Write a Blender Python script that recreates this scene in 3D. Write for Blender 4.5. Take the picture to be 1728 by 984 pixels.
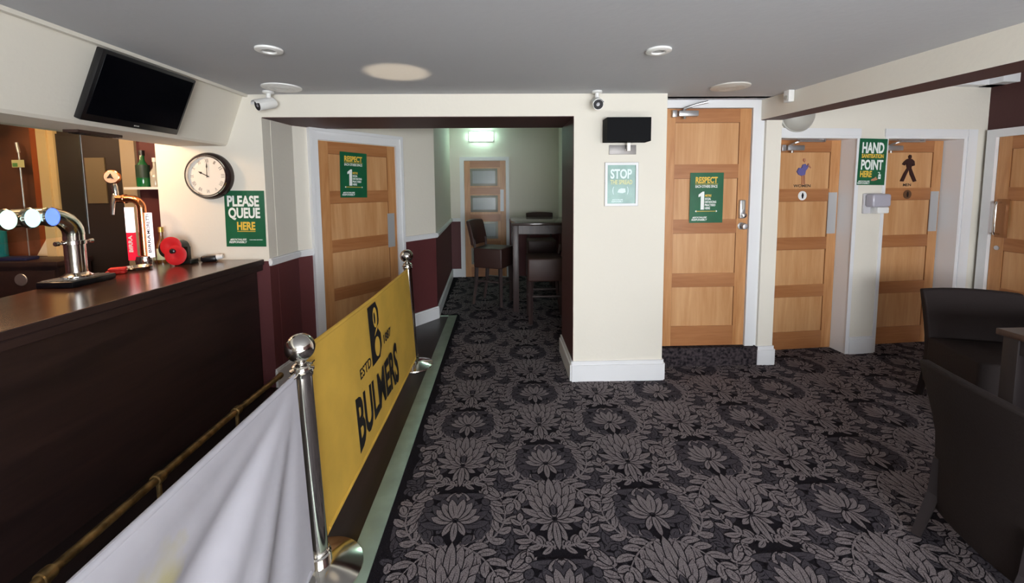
import bpy, bmesh, math, random
from mathutils import Vector, Matrix
random.seed(7)
for o in list(bpy.data.objects): bpy.data.objects.remove(o)
SC = bpy.context.scene
COL = SC.collection
PI = math.pi
R = math.radians

# ------------------------------------------------------------------ camera, view, lights
cam_d = bpy.data.cameras.new('camera'); cam = bpy.data.objects.new('camera', cam_d); COL.objects.link(cam)
cam_d.sensor_fit = 'HORIZONTAL'; cam_d.sensor_width = 36.0; cam_d.lens = 36.0*700/1728
cam_d.shift_x = 0.0; cam_d.shift_y = -118/1728; cam_d.clip_start = 0.05; cam_d.clip_end = 60
cam.matrix_world = Matrix(((0.9995984, 0.0107291, -0.0262276, 0), (-0.0270333, 0.0835189, -0.9961394, 0),
                           (-0.0084972, 0.9964484, 0.0837754, 1.55), (0, 0, 0, 1)))
SC.camera = cam
SC.view_settings.view_transform = 'Standard'; SC.view_settings.look = 'None'
SC.view_settings.gamma = 1.0; SC.view_settings.exposure = 0.3; SC.view_settings.use_curve_mapping = False
SC.cycles.use_denoising = True
SC.cycles.max_bounces = 10; SC.cycles.diffuse_bounces = 6; SC.cycles.glossy_bounces = 4; SC.cycles.transparent_max_bounces = 8
SC.cycles.sample_clamp_indirect = 6.0
w = bpy.data.worlds.new('daylight'); SC.world = w; w.use_nodes = True
w.node_tree.nodes['Background'].inputs[0].default_value = (0.75, 0.87, 1.0, 1)
w.node_tree.nodes['Background'].inputs[1].default_value = 1.5

def area(name, loc, target, sx, sy, power, col):
    d = bpy.data.lights.new(name, 'AREA'); d.shape = 'RECTANGLE'; d.size = sx; d.size_y = sy; d.energy = power; d.color = col
    o = bpy.data.objects.new(name, d); COL.objects.link(o); o.location = loc
    o.rotation_euler = (Vector(target)-Vector(loc)).to_track_quat('-Z', 'Y').to_euler(); return o
# daylight through the two windows behind the viewer
area('window_daylight', (0.7, -2.98, 1.3), (0.7, 3, 2.6), 2.2, 1.2, 190, (0.93, 0.965, 1.0))
area('side_window_daylight', (3.3, -2.98, 1.3), (2.6, 3, 2.4), 1.15, 1.2, 38, (0.95, 0.97, 1.0))
sn = bpy.data.lights.new('sun', 'SUN'); sn.energy = 46; sn.angle = R(0.6); sn.color = (1.0, 0.98, 0.95)
sno = bpy.data.objects.new('sun', sn); COL.objects.link(sno); sno.rotation_euler = (R(50), 0, R(4))
# warm lamps over the serving side of the bar
def point(name, loc, power, col, r=0.05):
    d = bpy.data.lights.new(name, 'POINT'); d.energy = power; d.color = col; d.shadow_soft_size = r
    o = bpy.data.objects.new(name, d); COL.objects.link(o); o.location = loc; return o
point('bar_lamp', (-3.0, 2.5, 2.0), 16, (1.0, 0.66, 0.38), 0.06)
point('bar_lamp', (-3.6, 3.0, 2.0), 9, (1.0, 0.62, 0.33), 0.06)
point('bar_lamp', (-2.62, 2.78, 1.93), 7, (1.0, 0.60, 0.32), 0.05)
# added spot imitating daylight thrown up to the ceiling by the polished post foot
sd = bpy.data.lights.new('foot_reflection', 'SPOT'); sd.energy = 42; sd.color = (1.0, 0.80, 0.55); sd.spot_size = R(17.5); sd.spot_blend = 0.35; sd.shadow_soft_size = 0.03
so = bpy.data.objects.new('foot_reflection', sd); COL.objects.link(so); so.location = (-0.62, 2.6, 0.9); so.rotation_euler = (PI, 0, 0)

# ------------------------------------------------------------------ materials
def lin(c):
    f = lambda v: v/12.92 if v <= 0.04045 else ((v+0.055)/1.055)**2.4
    return tuple(f(v/255.0) for v in c)+(1.0,)
MATS = {}
def mat(name, rgb, rough=0.6, metal=0.0, var=0.0, vscale=6.0, bump=0.0, bscale=60.0, emit=None, estr=0.0, spec=0.5, stretch=(1, 1, 1), rgb2=None, detail=4):
    if name in MATS: return MATS[name]
    m = bpy.data.materials.new(name); m.use_nodes = True; nt = m.node_tree; b = nt.nodes['Principled BSDF']
    b.inputs['Base Color'].default_value = lin(rgb); b.inputs['Roughness'].default_value = rough; b.inputs['Metallic'].default_value = metal
    b.inputs['Specular IOR Level'].default_value = spec
    if var or rgb2 or bump:
        tc = nt.nodes.new('ShaderNodeTexCoord'); mp = nt.nodes.new('ShaderNodeMapping'); nt.links.new(tc.outputs['Object'], mp.inputs[0])
        mp.inputs['Scale'].default_value = stretch
    if var or rgb2:
        n = nt.nodes.new('ShaderNodeTexNoise'); n.inputs['Scale'].default_value = vscale; n.inputs['Detail'].default_value = detail
        nt.links.new(mp.outputs[0], n.inputs['Vector'])
        cr = nt.nodes.new('ShaderNodeValToRGB'); nt.links.new(n.outputs['Fac'], cr.inputs[0])
        a = rgb; c = rgb2 or tuple(max(0, v*(1-var)) for v in rgb)
        cr.color_ramp.elements[0].position = 0.35; cr.color_ramp.elements[1].position = 0.65
        cr.color_ramp.elements[0].color = lin(c); cr.color_ramp.elements[1].color = lin(a)
        nt.links.new(cr.outputs[0], b.inputs['Base Color'])
    if bump:
        n2 = nt.nodes.new('ShaderNodeTexNoise'); n2.inputs['Scale'].default_value = bscale; nt.links.new(mp.outputs[0], n2.inputs['Vector'])
        bp = nt.nodes.new('ShaderNodeBump'); bp.inputs['Strength'].default_value = bump; bp.inputs['Distance'].default_value = 0.01
        nt.links.new(n2.outputs['Fac'], bp.inputs['Height']); nt.links.new(bp.outputs[0], b.inputs['Normal'])
    if emit:
        b.inputs['Emission Color'].default_value = lin(emit); b.inputs['Emission Strength'].default_value = estr
    MATS[name] = m; return m
def wood(name, c1, c2, rough, axis, scale=14.0, coat=0.0):
    """fine grain running along one local axis"""
    m = bpy.data.materials.new(name); m.use_nodes = True; nt = m.node_tree; b = nt.nodes['Principled BSDF']
    tc = nt.nodes.new('ShaderNodeTexCoord'); mp = nt.nodes.new('ShaderNodeMapping'); nt.links.new(tc.outputs['Object'], mp.inputs[0])
    s = [1.0, 1.0, 1.0]; s['xyz'.index(axis)] = 0.07; mp.inputs['Scale'].default_value = s
    n = nt.nodes.new('ShaderNodeTexNoise'); n.inputs['Scale'].default_value = scale; n.inputs['Detail'].default_value = 6; n.inputs['Roughness'].default_value = 0.65
    n.inputs['Distortion'].default_value = 0.6
    nt.links.new(mp.outputs[0], n.inputs['Vector'])
    n2 = nt.nodes.new('ShaderNodeTexNoise'); n2.inputs['Scale'].default_value = scale*5; n2.inputs['Detail'].default_value = 2; nt.links.new(mp.outputs[0], n2.inputs['Vector'])
    mx = nt.nodes.new('ShaderNodeMath'); mx.operation = 'MULTIPLY_ADD'; mx.inputs[1].default_value = 0.3; nt.links.new(n2.outputs['Fac'], mx.inputs[0]); nt.links.new(n.outputs['Fac'], mx.inputs[2])
    cr = nt.nodes.new('ShaderNodeValToRGB'); nt.links.new(mx.outputs[0], cr.inputs[0])
    cr.color_ramp.elements[0].position = 0.46; cr.color_ramp.elements[1].position = 0.84
    cr.color_ramp.elements[0].color = lin(c2); cr.color_ramp.elements[1].color = lin(c1)
    nt.links.new(cr.outputs[0], b.inputs['Base Color']); b.inputs['Roughness'].default_value = rough
    b.inputs['Coat Weight'].default_value = coat; b.inputs['Coat Roughness'].default_value = 0.2
    MATS[name] = m; return m
def glass(name, rgb, rough=0.02, alpha_tint=0.9):
    m = bpy.data.materials.new(name); m.use_nodes = True; b = m.node_tree.nodes['Principled BSDF']
    b.inputs['Base Color'].default_value = lin(rgb); b.inputs['Roughness'].default_value = rough
    b.inputs['Transmission Weight'].default_value = alpha_tint; b.inputs['IOR'].default_value = 1.2
    MATS[name] = m; return m

CREAM = mat('cream_paint', (226, 221, 209), 0.75, bump=0.08, bscale=40)
CREILING = mat('ceiling_paint', (186, 188, 192), 0.85, bump=0.12, bscale=25)
MAROON = mat('maroon_paint', (92, 44, 46), 0.6, bump=0.06)
DKMAROON = mat('dark_maroon_paint', (70, 34, 34), 0.6, bump=0.06)
WHITE = mat('white_gloss_paint', (228, 229, 231), 0.4)
OAK_V = wood('oak_stile', (204, 152, 102), (176, 119, 70), 0.38, 'z', 16)
OAK_P = wood('oak_panel', (208, 161, 114), (186, 133, 84), 0.38, 'z', 11)
OAK_H = wood('oak_rail', (178, 123, 78), (158, 101, 60), 0.38, 'x', 14)
DARKWOOD = wood('dark_bar_wood', (54, 37, 34), (34, 24, 24), 0.42, 'y', 9)
TOPWOOD = wood('bar_top_wood', (92, 55, 40), (56, 32, 25), 0.2, 'y', 12, 0.4)
LAMINATE = wood('dark_laminate', (44, 34, 32), (28, 22, 22), 0.35, 'y', 8)
ORANGEWOOD = wood('orange_wood', (168, 88, 42), (134, 62, 28), 0.4, 'z', 9)
CHROME = mat('chrome', (225, 222, 216), 0.12, 1.0)
STEEL = mat('brushed_steel', (190, 190, 192), 0.36, 0.85, bump=0.05, bscale=200, stretch=(1, 1, 0.05))
BRASS = mat('aged_brass', (186, 152, 98), 0.3, 0.7, var=0.4, vscale=20)
COPPER = mat('copper', (226, 150, 104), 0.18, 1.0)
BLACK = mat('black_plastic', (14, 14, 18), 0.3)
SCREEN = mat('dark_screen', (5, 6, 11), 0.14)
GREEN = mat('green_print', (24, 98, 64), 0.32, var=0.12, vscale=5)
PALEGREEN = mat('glare_green_print', (146, 184, 176), 0.25, var=0.15, vscale=6)  # green paled: washed-out glass reflection painted into the print colour
INKW = mat('white_print', (236, 240, 238), 0.5)
INKY = mat('yellow_print', (230, 190, 72), 0.5)
INKK = mat('black_print', (26, 22, 24), 0.6)
PALEY = mat('glare_yellow_print', (206, 208, 150), 0.5)  # yellow lettering paled by the painted glass reflection
PALEW = mat('glare_white_print', (222, 240, 240), 0.5)  # white lettering tinted by the painted glass reflection
YELLOW = mat('yellow_canvas', (226, 182, 76), 0.65, var=0.06, vscale=5, bump=0.25, bscale=9)
LEATHER = mat('dark_brown_leather', (36, 28, 27), 0.8, spec=0.3, bump=0.12, bscale=120)
STOOLLEATHER = mat('brown_leather', (60, 37, 32), 0.5, bump=0.1, bscale=120)
PLATE = mat('satin_plate', (188, 189, 191), 0.5, 0.4)
DARKLEG = wood('black_leg_wood', (38, 29, 29), (26, 20, 21), 0.5, 'z', 12)
LEGWOOD = wood('dark_leg_wood', (72, 58, 56), (50, 38, 38), 0.4, 'z', 12)
GREYPLASTIC = mat('grey_diffuser', (176, 174, 166), 0.4)
WHITEPL = mat('white_plastic', (232, 232, 230), 0.35)
RED = mat('poppy_red', (200, 26, 34), 0.45)
PERSPEX = glass('clear_perspex', (235, 245, 240), 0.01, 1.0)
STRIP = mat('pale_green_metal', (150, 168, 152), 0.42, 0.25, var=0.1, vscale=8)
GREYFRAME = mat('beige_grey_paint', (160, 146, 122), 0.6)
CREAMFRAME = mat('cream_gloss', (214, 186, 138), 0.45)

# white canvas with folds and a yellow stain
def canvas():
    m = mat('white_canvas', (184, 182, 190), 0.75, bump=0.2, bscale=14)
    nt = m.node_tree; b = nt.nodes['Principled BSDF']
    tc = nt.nodes.new('ShaderNodeTexCoord'); vm = nt.nodes.new('ShaderNodeVectorMath'); vm.operation = 'DISTANCE'; vm.inputs[1].default_value = (0, 1.23, 0.68)
    nt.links.new(tc.outputs['Object'], vm.inputs[0]); n = nt.nodes.new('ShaderNodeTexNoise'); n.inputs['Scale'].default_value = 18; nt.links.new(tc.outputs['Object'], n.inputs['Vector'])
    ad = nt.nodes.new('ShaderNodeMath'); ad.operation = 'MULTIPLY_ADD'; ad.inputs[1].default_value = 0.12; nt.links.new(n.outputs['Fac'], ad.inputs[0]); nt.links.new(vm.outputs['Value'], ad.inputs[2])
    cr = nt.nodes.new('ShaderNodeValToRGB'); cr.color_ramp.elements[0].position = 0.07; cr.color_ramp.elements[1].position = 0.15
    cr.color_ramp.elements[0].color = lin((186, 178, 140)); cr.color_ramp.elements[1].color = lin((184, 182, 190))
    nt.links.new(ad.outputs[0], cr.inputs[0]); nt.links.new(cr.outputs[0], b.inputs['Base Color']); return m
CANVAS = canvas()
# carpet yarns
def yarn(name, c1, c2):
    m = mat(name, c1, 0.95, spec=0.1, rgb2=c2, vscale=260, bump=0.5, bscale=240, detail=2); return m
YARN_D = yarn('carpet_ground', (36, 32, 37), (22, 20, 25))
YARN_L = yarn('carpet_leaf', (138, 129, 131), (92, 85, 88))
YARN_M = yarn('carpet_midtone_leaf', (78, 74, 80), (54, 50, 56))

# ------------------------------------------------------------------ mesh helpers
class MB:
    def __init__(s): s.bm = bmesh.new()
    def _mi(s, faces, mi):
        for f in faces: f.material_index = mi
    def box(s, a, b, mi=0, bev=0.0, seg=2):
        lo = [min(a[i], b[i]) for i in range(3)]; hi = [max(a[i], b[i]) for i in range(3)]
        r = bmesh.ops.create_cube(s.bm, size=1.0); vs = r['verts']
        for v in vs: v.co = Vector([lo[i]+(v.co[i]+0.5)*(hi[i]-lo[i]) for i in range(3)])
        fs = {f for v in vs for f in v.link_faces}; s._mi(fs, mi)
        if bev:
            es = list({e for v in vs for e in v.link_edges})
            r = bmesh.ops.bevel(s.bm, geom=es, offset=bev, segments=seg, affect='EDGES', profile=0.5); s._mi(r['faces'], mi)
        return s
    def prism(s, pts, z0, z1, mi=0, axis='z'):
        """polygon pts extruded; axis z: pts are (x, y); axis y: pts are (x, z) between y=z0..z1; axis x: pts are (y, z)"""
        f = {'z': lambda p, t: (p[0], p[1], t), 'y': lambda p, t: (p[0], t, p[1]), 'x': lambda p, t: (t, p[0], p[1])}[axis]
        A = [s.bm.verts.new(f(p, z0)) for p in pts]; B = [s.bm.verts.new(f(p, z1)) for p in pts]; n = len(pts); fs = []
        fs.append(s.bm.faces.new(A)); fs.append(s.bm.faces.new(B))
        for i in range(n): fs.append(s.bm.faces.new((A[i], A[(i+1) % n], B[(i+1) % n], B[i])))
        s._mi(fs, mi); return s
    def quad(s, a, b, c, d, mi=0):
        f = s.bm.faces.new([s.bm.verts.new(p) for p in (a, b, c, d)]); f.material_index = mi; return s
    def tube(s, path, r, mi=0, n=16, cap=True):
        path = [Vector(p) for p in path]; rs = r if isinstance(r, (list, tuple)) else [r]*len(path); rings = []
        up = None
        for i, p in enumerate(path):
            t = (path[min(i+1, len(path)-1)]-path[max(i-1, 0)]).normalized()
            if up is None:
                up = Vector((0, 0, 1)) if abs(t.z) < 0.9 else Vector((1, 0, 0))
            u = (up-t*up.dot(t)).normalized(); v = t.cross(u); up = u
            rings.append([s.bm.verts.new(p+(u*math.cos(2*PI*k/n)+v*math.sin(2*PI*k/n))*rs[i]) for k in range(n)])
        fs = []
        for a, b in zip(rings, rings[1:]):
            for k in range(n): fs.append(s.bm.faces.new((a[k], a[(k+1) % n], b[(k+1) % n], b[k])))
        if cap: fs.append(s.bm.faces.new(rings[0][::-1])); fs.append(s.bm.faces.new(rings[-1]))
        s._mi(fs, mi); return s
    def lathe(s, prof, origin=(0, 0, 0), axis=(0, 0, 1), mi=0, n=32):
        """prof: list of (radius, height) along axis"""
        o = Vector(origin); a = Vector(axis).normalized(); u = (Vector((1, 0, 0)) if abs(a.x) < 0.9 else Vector((0, 1, 0))); u = (u-a*u.dot(a)).normalized(); v = a.cross(u)
        rings = []; fs = []
        for r, h in prof:
            if r < 1e-6: rings.append([s.bm.verts.new(o+a*h)])
            else: rings.append([s.bm.verts.new(o+a*h+(u*math.cos(2*PI*k/n)+v*math.sin(2*PI*k/n))*r) for k in range(n)])
        for A, B in zip(rings, rings[1:]):
            for k in range(n):
                k2 = (k+1) % n
                if len(A) == 1 and len(B) == 1: continue
                if len(A) == 1: fs.append(s.bm.faces.new((A[0], B[k2], B[k])))
                elif len(B) == 1: fs.append(s.bm.faces.new((A[k], A[k2], B[0])))
                else: fs.append(s.bm.faces.new((A[k], A[k2], B[k2], B[k])))
        if len(rings[0]) > 1 and len(rings[-1]) > 1 and len(rings) > 2:
            A, B = rings[-1], rings[0]
            for k in range(n): fs.append(s.bm.faces.new((A[k], A[(k+1) % n], B[(k+1) % n], B[k])))
        else:
            if len(rings[0]) > 1: fs.append(s.bm.faces.new(rings[0][::-1]))
            if len(rings[-1]) > 1: fs.append(s.bm.faces.new(rings[-1]))
        s._mi(fs, mi); return s
    def build(s, name, mats, parent=None, smooth=True, recalc=True):
        if recalc: bmesh.ops.recalc_face_normals(s.bm, faces=s.bm.faces)
        me = bpy.data.meshes.new(name); s.bm.to_mesh(me); s.bm.free()
        for m in (mats if isinstance(mats, (list, tuple)) else [mats]): me.materials.append(m)
        if smooth:
            for p in me.polygons: p.use_smooth = True
            me.set_sharp_from_angle(angle=R(35))
        o = bpy.data.objects.new(name, me); COL.objects.link(o)
        if parent: o.parent = parent
        return o
def tag(o, label, cat, group=None, kind=None):
    o['label'] = label; o['category'] = cat
    if group: o['group'] = group
    if kind: o['kind'] = kind
    return o
def struct(o, label, cat): return tag(o, label, cat, kind='structure')
def empty(name, label, cat, loc=(0, 0, 0), rz=0.0, group=None):
    o = bpy.data.objects.new(name, None); o.empty_display_size = 0.1; COL.objects.link(o); o.location = loc; o.rotation_euler = (0, 0, rz)
    return tag(o, label, cat, group)
def copy_tree(o, parent=None):
    c = o.copy(); COL.objects.link(c); c.parent = parent
    for ch in list(o.children): copy_tree(ch, c)
    return c
def text_mb(mb, body, cx, cz, wd, ht, y, mi=0, bold=0.03, th=0.0008, skew=0.0, rot=0.0, xz=True):
    """lettering fitted to a wd x ht box centred at (cx, cz), facing -Y at depth y"""
    cu = bpy.data.curves.new('lettering', 'FONT'); cu.body = body; cu.size = 1; cu.offset = bold; cu.align_x = 'CENTER'; cu.resolution_u = 3
    to = bpy.data.objects.new('lettering', cu); COL.objects.link(to)
    me = bpy.data.meshes.new_from_object(to.evaluated_get(bpy.context.evaluated_depsgraph_get()))
    bpy.data.objects.remove(to); bpy.data.curves.remove(cu)
    xs = [v.co.x for v in me.vertices]; ys = [v.co.y for v in me.vertices]
    x0, x1, y0, y1 = min(xs), max(xs), min(ys), max(ys); sx = wd/(x1-x0); sy = ht/(y1-y0)
    vs = []
    for v in me.vertices:
        px = (v.co.x-(x0+x1)/2)*sx; pz = (v.co.y-(y0+y1)/2)*sy; px += skew*pz
        c, s_ = math.cos(rot), math.sin(rot)
        vs.append(mb.bm.verts.new((cx+px*c-pz*s_, y, cz+px*s_+pz*c)))
    fs = []
    for p in me.polygons:
        try: f = mb.bm.faces.new([vs[i] for i in p.vertices]); f.material_index = mi; fs.append(f)
        except ValueError: pass
    r = bmesh.ops.extrude_face_region(mb.bm, geom=fs)
    bmesh.ops.translate(mb.bm, verts=[g for g in r['geom'] if isinstance(g, bmesh.types.BMVert)], vec=(0, -th, 0))
    for g in r['geom']:
        if isinstance(g, bmesh.types.BMFace): g.material_index = mi
    bpy.data.meshes.remove(me); return mb

# ------------------------------------------------------------------ the room
H0 = 2.245     # main ceiling
HC = 2.62      # ceilings beyond
DADO = 1.0
YF = 3.18      # front wall
# floor: carpet with woven damask, dark boards by the bar
def leaf_poly(bm, pts, z, mi):
    f = bm.faces.new([bm.verts.new((p[0], p[1], z)) for p in pts]); f.material_index = mi; f.normal_update()
    if f.normal.z < 0: f.normal_flip()
def bez(p0, p1, p2, p3, t):
    a = (1-t)**3; b = 3*(1-t)**2*t; c = 3*(1-t)*t*t; d = t**3
    return (a*p0[0]+b*p1[0]+c*p2[0]+d*p3[0], a*p0[1]+b*p1[1]+c*p2[1]+d*p3[1])
def lobe(o, ang, L, W, curl, n=6):
    """a curved feather from o"""
    left, right = [], []
    for i in range(n+1):
        t = i/n; a = ang+curl*t
        x = o[0]+L*t*math.cos(ang+curl*t*0.55); y = o[1]+L*t*math.sin(ang+curl*t*0.55)
        wd = W*(math.sin(PI*min(1, t*0.80+0.13))**0.85) if i < n else 0
        left.append((x-wd*math.sin(a), y+wd*math.cos(a))); right.append((x+wd*math.sin(a), y-wd*math.cos(a)))
    return left+right[-2::-1]
def damask():
    """one repeat of the woven pattern: (polygon, tone), tones L light, M mid-tone, D ground"""
    out = []
    def put(o, ang, L, W, curl, tone, both=True, edge=0.0054):
        for t_, l_, w_, back in (('D', L+edge*1.5, W+edge, edge), (tone, L, W, 0), ('D', L*0.62, 0.0016, -L*0.12)):
            oo = (o[0]-back*math.cos(ang), o[1]-back*math.sin(ang)); p = lobe(oo, ang, l_, w_, curl)
            out.append((p, t_))
            if both: out.append(([(-x, y) for x, y in p][::-1], t_))
    def tangent(P, t):
        q2 = bez(*P, min(1, t+0.02)); q1 = bez(*P, max(0, t-0.02)); return math.atan2(q2[1]-q1[1], q2[0]-q1[0])
    def acanthus(P, n, lo, li, tone, wid, spread=62, grow=0.5, cf=0.62):
        for i in range(n):
            t = (i+0.25)/n; q = bez(*P, t); a = tangent(P, t); k = 1-grow*(1-math.sin(PI*(0.12+0.80*t)))
            if lo: put(q, a+R(spread), lo*k*(1.0 if i % 2 else 0.86), wid*k**0.5, R(-spread*cf*(1.25 if i % 2 else 0.9)), tone)
            if li: put(q, a-R(spread), li*k*(0.86 if i % 2 else 1.0), wid*k**0.5, R(spread*cf*(1.25 if i % 2 else 0.9)), tone)
        put(bez(*P, 0.93), tangent(P, 0.95), max(lo, li)*0.62, wid, 0, tone)
        l, r = [], []
        for i in range(13):
            t = i/12; q = bez(*P, t); a = tangent(P, t); wd = 0.0060*(1-0.75*t)
            l.append((q[0]-wd*math.sin(a), q[1]+wd*math.cos(a))); r.append((q[0]+wd*math.sin(a), q[1]-wd*math.cos(a)))
        p = l+r[::-1]; out.append((p, tone)); out.append(([(-x, y) for x, y in p][::-1], tone))
    def fan(cx, cy, s, tone, angs, w):
        for d, ln, c in angs: put((cx+0.012*s*math.sin(R(d)), cy+0.012*s*math.cos(R(d))), R(90-d), ln*s, w*s, R(c), tone, both=d != 0)
    # mid-tone foliage between the columns
    acanthus([(0.07, -0.64), (0.25, -0.62), (0.36, -0.50), (0.31, -0.30)], 7, 0.11, 0.095, 'M', 0.021)
    acanthus([(0.16, -0.26), (0.27, -0.20), (0.30, -0.06), (0.21, 0.06)], 6, 0.095, 0.085, 'M', 0.019)
    acanthus([(0.05, 0.30), (0.12, 0.27), (0.20, 0.22), (0.22, 0.12)], 5, 0.060, 0.060, 'M', 0.016)
    # big C leaves closing the ring, feathers swept inward
    acanthus([(0.015, -0.60), (0.25, -0.61), (0.275, -0.37), (0.185, -0.285)], 8, 0.165, 0.072, 'L', 0.0195, 66, 0.50, 0.75)
    # drooping foot leaves
    acanthus([(0.02, -0.585), (0.09, -0.60), (0.165, -0.655), (0.205, -0.755)], 5, 0.095, 0.090, 'L', 0.0185)
    # crown volutes
    acanthus([(0.015, -0.225), (0.07, -0.165), (0.16, -0.19), (0.135, -0.275)], 5, 0.055, 0.048, 'L', 0.0135)
    # inner ring feathers
    acanthus([(0.03, -0.575), (0.17, -0.575), (0.205, -0.43), (0.135, -0.335)], 5, 0.075, 0.0, 'M', 0.019, 70, 0.3, 0.8)
    fan(0, -0.285, 1.0, 'M', [(108, .125, 30), (134, .12, 18), (160, .10, 8), (180, .07, 0)], .022)
    fan(0, -0.27, 1.0, 'L', [(124, .075, -30), (155, .06, -12)], .013)
    # inner spray
    fan(0, -0.455, 1.0, 'M', [(112, .15, 40), (86, .155, 35), (60, .15, 22), (34, .155, 10), (10, .165, 4)], .024)
    fan(0, -0.445, 1.0, 'L', [(100, .105, 40), (70, .105, 28), (42, .115, 15), (16, .12, 6)], .021)
    fan(0, -0.450, 1.0, 'L', [(140, .085, -20), (180, .105, 0)], .015)
    # leaves by the palmette foot
    acanthus([(0.02, -0.215), (0.10, -0.215), (0.165, -0.15), (0.16, -0.05)], 5, 0.055, 0.075, 'L', 0.0145)
    # palmette: three tiers of petals
    fan(0, -0.005, 1.0, 'L', [(66, .15, 30), (42, .175, 22), (20, .185, 12), (0, .20, 0)], .024)
    fan(0, -0.04, 1.0, 'L', [(120, .125, 35), (94, .15, 40), (68, .135, 34), (44, .14, 24), (20, .135, 12)], .021)
    fan(0, -0.065, 1.0, 'L', [(140, .085, 20), (108, .085, 26), (72, .08, 24), (36, .085, 14), (0, .095, 0)], .016)
    fan(0, -0.075, 1.0, 'L', [(158, .11, -6), (180, .145, 0)], .016)
    fan(0, -0.05, 1.0, 'M', [(0, .06, 0)], .012)
    return out
def make_floor():
    mb = MB()
    mb.box((-5.0, -3.2, -0.1), (-0.60, 4.93, 0.0), 1); mb.box((-1.5, 4.93, -0.1), (-0.60, 7.6, 0.0), 0)
    mb.box((-0.60, -0.6, -0.1), (4.7, 7.6, 0.0), 0); mb.box((-0.60, -3.2, -0.1), (4.7, -0.6, 0.0), 4)  # last box: pale floor behind the camera, added to bounce sun upward
    D = damask(); k = 0
    for ci in range(-2, 11):
        x0 = 0.235+0.4635*(ci-1); half = 0.39 if ci % 2 == 0 else 0.0   # half drop
        for ri in range(-3, 9):
            y0 = 1.872+half+0.773*ri
            if y0 > 7.6 or y0 < 0.2: continue
            if y0 > 4.6 and x0 > 1.3: continue
            if x0 > 0.4+1.35*(y0+0.7) : continue
            for pi_, (p, tone) in enumerate(D):
                q = [(x0+x, y0+y) for x, y in p]
                if min(v[0] for v in q) < (-0.53 if min(v[1] for v in q) < 4.95 else -0.76) or max(v[0] for v in q) > 4.4: continue
                k += 1
                leaf_poly(mb.bm, q, 0.0005+5e-6*pi_, {'D': 0, 'L': 2, 'M': 3}[tone])
    o = mb.build('floor', [YARN_D, LAMINATE, YARN_L, YARN_M, mat('unseen_bounce_boards', (196, 192, 186), 0.5, var=0.1)], smooth=False, recalc=False)
    return struct(o, 'dark damask patterned carpet with a dark boarded strip along the bar', 'floor')
make_floor()
mb = MB(); mb.box((-0.645, -0.3, 0.0), (-0.545, 4.93, 0.008), 0, 0.002); mb.box((-0.80, 4.905, 0.0), (-0.55, 4.93, 0.008), 0, 0.002)
struct(mb.build('trim_1', STRIP), 'pale green metal edging strip between carpet and dark boards', 'trim')

# ceilings
mb = MB(); mb.box((-1.86, -3.2, H0), (2.75, 3.36, H0+0.1)); mb.box((1.0, 3.3, H0), (2.6, 3.52, H0+0.1)); 
mb.box((2.2, -3.2, HC), (4.7, 4.4, HC+0.1)); mb.box((-2.2, 3.3, HC), (1.3, 7.5, HC+0.1)); mb.box((-5, -3.2, 2.2), (-2.41, 3.7, 2.3)); mb.box((-5.3, -3.5, 2.76), (4.9, 7.9, 2.86))  # last slab: unseen roof added to stop sun leaking past ceiling gaps
struct(mb.build('ceiling', CREILING, smooth=False), 'smooth grey-white plaster ceiling over the whole bar room', 'ceiling')

# front wall: two-tone strip by the bar, header, pillar
mb = MB()
mb.box((-2.56, YF, DADO), (-1.77, 3.56, 2.75), 0); mb.box((-2.56, YF, 0), (-1.77, 3.56, DADO), 1)
mb.box((-1.77, YF, 2.079), (0.56, 3.77, 2.75), 0)
mb.box((-1.768, YF+0.004, 2.074), (0.558, 3.766, 2.079), 2)
mb.box((0.56, YF, 0), (1.272, 3.77, 2.75), 0)
mb.box((0.556, YF+0.003, 0), (0.5605, 3.768, 2.078), 2)
struct(mb.build('wall_front', [CREAM, MAROON, DKMAROON], smooth=False), 'cream front wall with wide maroon lined opening and square pillar', 'wall')
# left return, angled wall and corridor
A = (-1.76, YF+0.1); B = (-1.74, 3.57); C1 = (-0.765, 4.85); D1 = (-0.855, 7.1)
def wall_path(mb, pts, off=0.12):
    for (p, q) in zip(pts, pts[1:]):
        d = Vector((q[0]-p[0], q[1]-p[1])).normalized(); n = Vector((-d.y, d.x))*off
        for z0, z1, mi in ((0, DADO, 1), (DADO, 2.7, 0)):
            mb.prism([p, q, (q[0]+n.x, q[1]+n.y), (p[0]+n.x, p[1]+n.y)], z0, z1, mi)
mb = MB(); wall_path(mb, [A, B, C1, D1]); mb.prism([(-1.77, YF+0.001), (-1.74, 3.57), (-1.85, 3.6), (-1.85, YF+0.001)], 0, DADO, 1); mb.prism([(-1.77, YF+0.001), (-1.74, 3.57), (-1.85, 3.6), (-1.85, YF+0.001)], DADO, 2.08, 0)
struct(mb.build('wall_left', [CREAM, MAROON], smooth=False), 'angled left passage wall painted cream over maroon', 'wall')
mb = MB(); mb.box((-0.95, 7.1, DADO), (1.1, 7.25, 2.78), 0); mb.box((-0.95, 7.1, 0), (1.1, 7.25, DADO), 1); mb.box((-5.1, 7.25, 0), (4.7, 7.4, 2.78), 0)
struct(mb.build('wall_far', [CREAM, MAROON], smooth=False), 'far passage wall behind the glazed door', 'wall')
mb = MB(); mb.box((0.99, 3.77, DADO), (1.2, 7.1, 2.7), 0); mb.box((0.99, 3.77, 0), (1.2, 7.1, DADO), 1)
struct(mb.build('wall_passage', [CREAM, MAROON], smooth=False), 'right passage wall beyond the pillar', 'wall')
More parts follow.
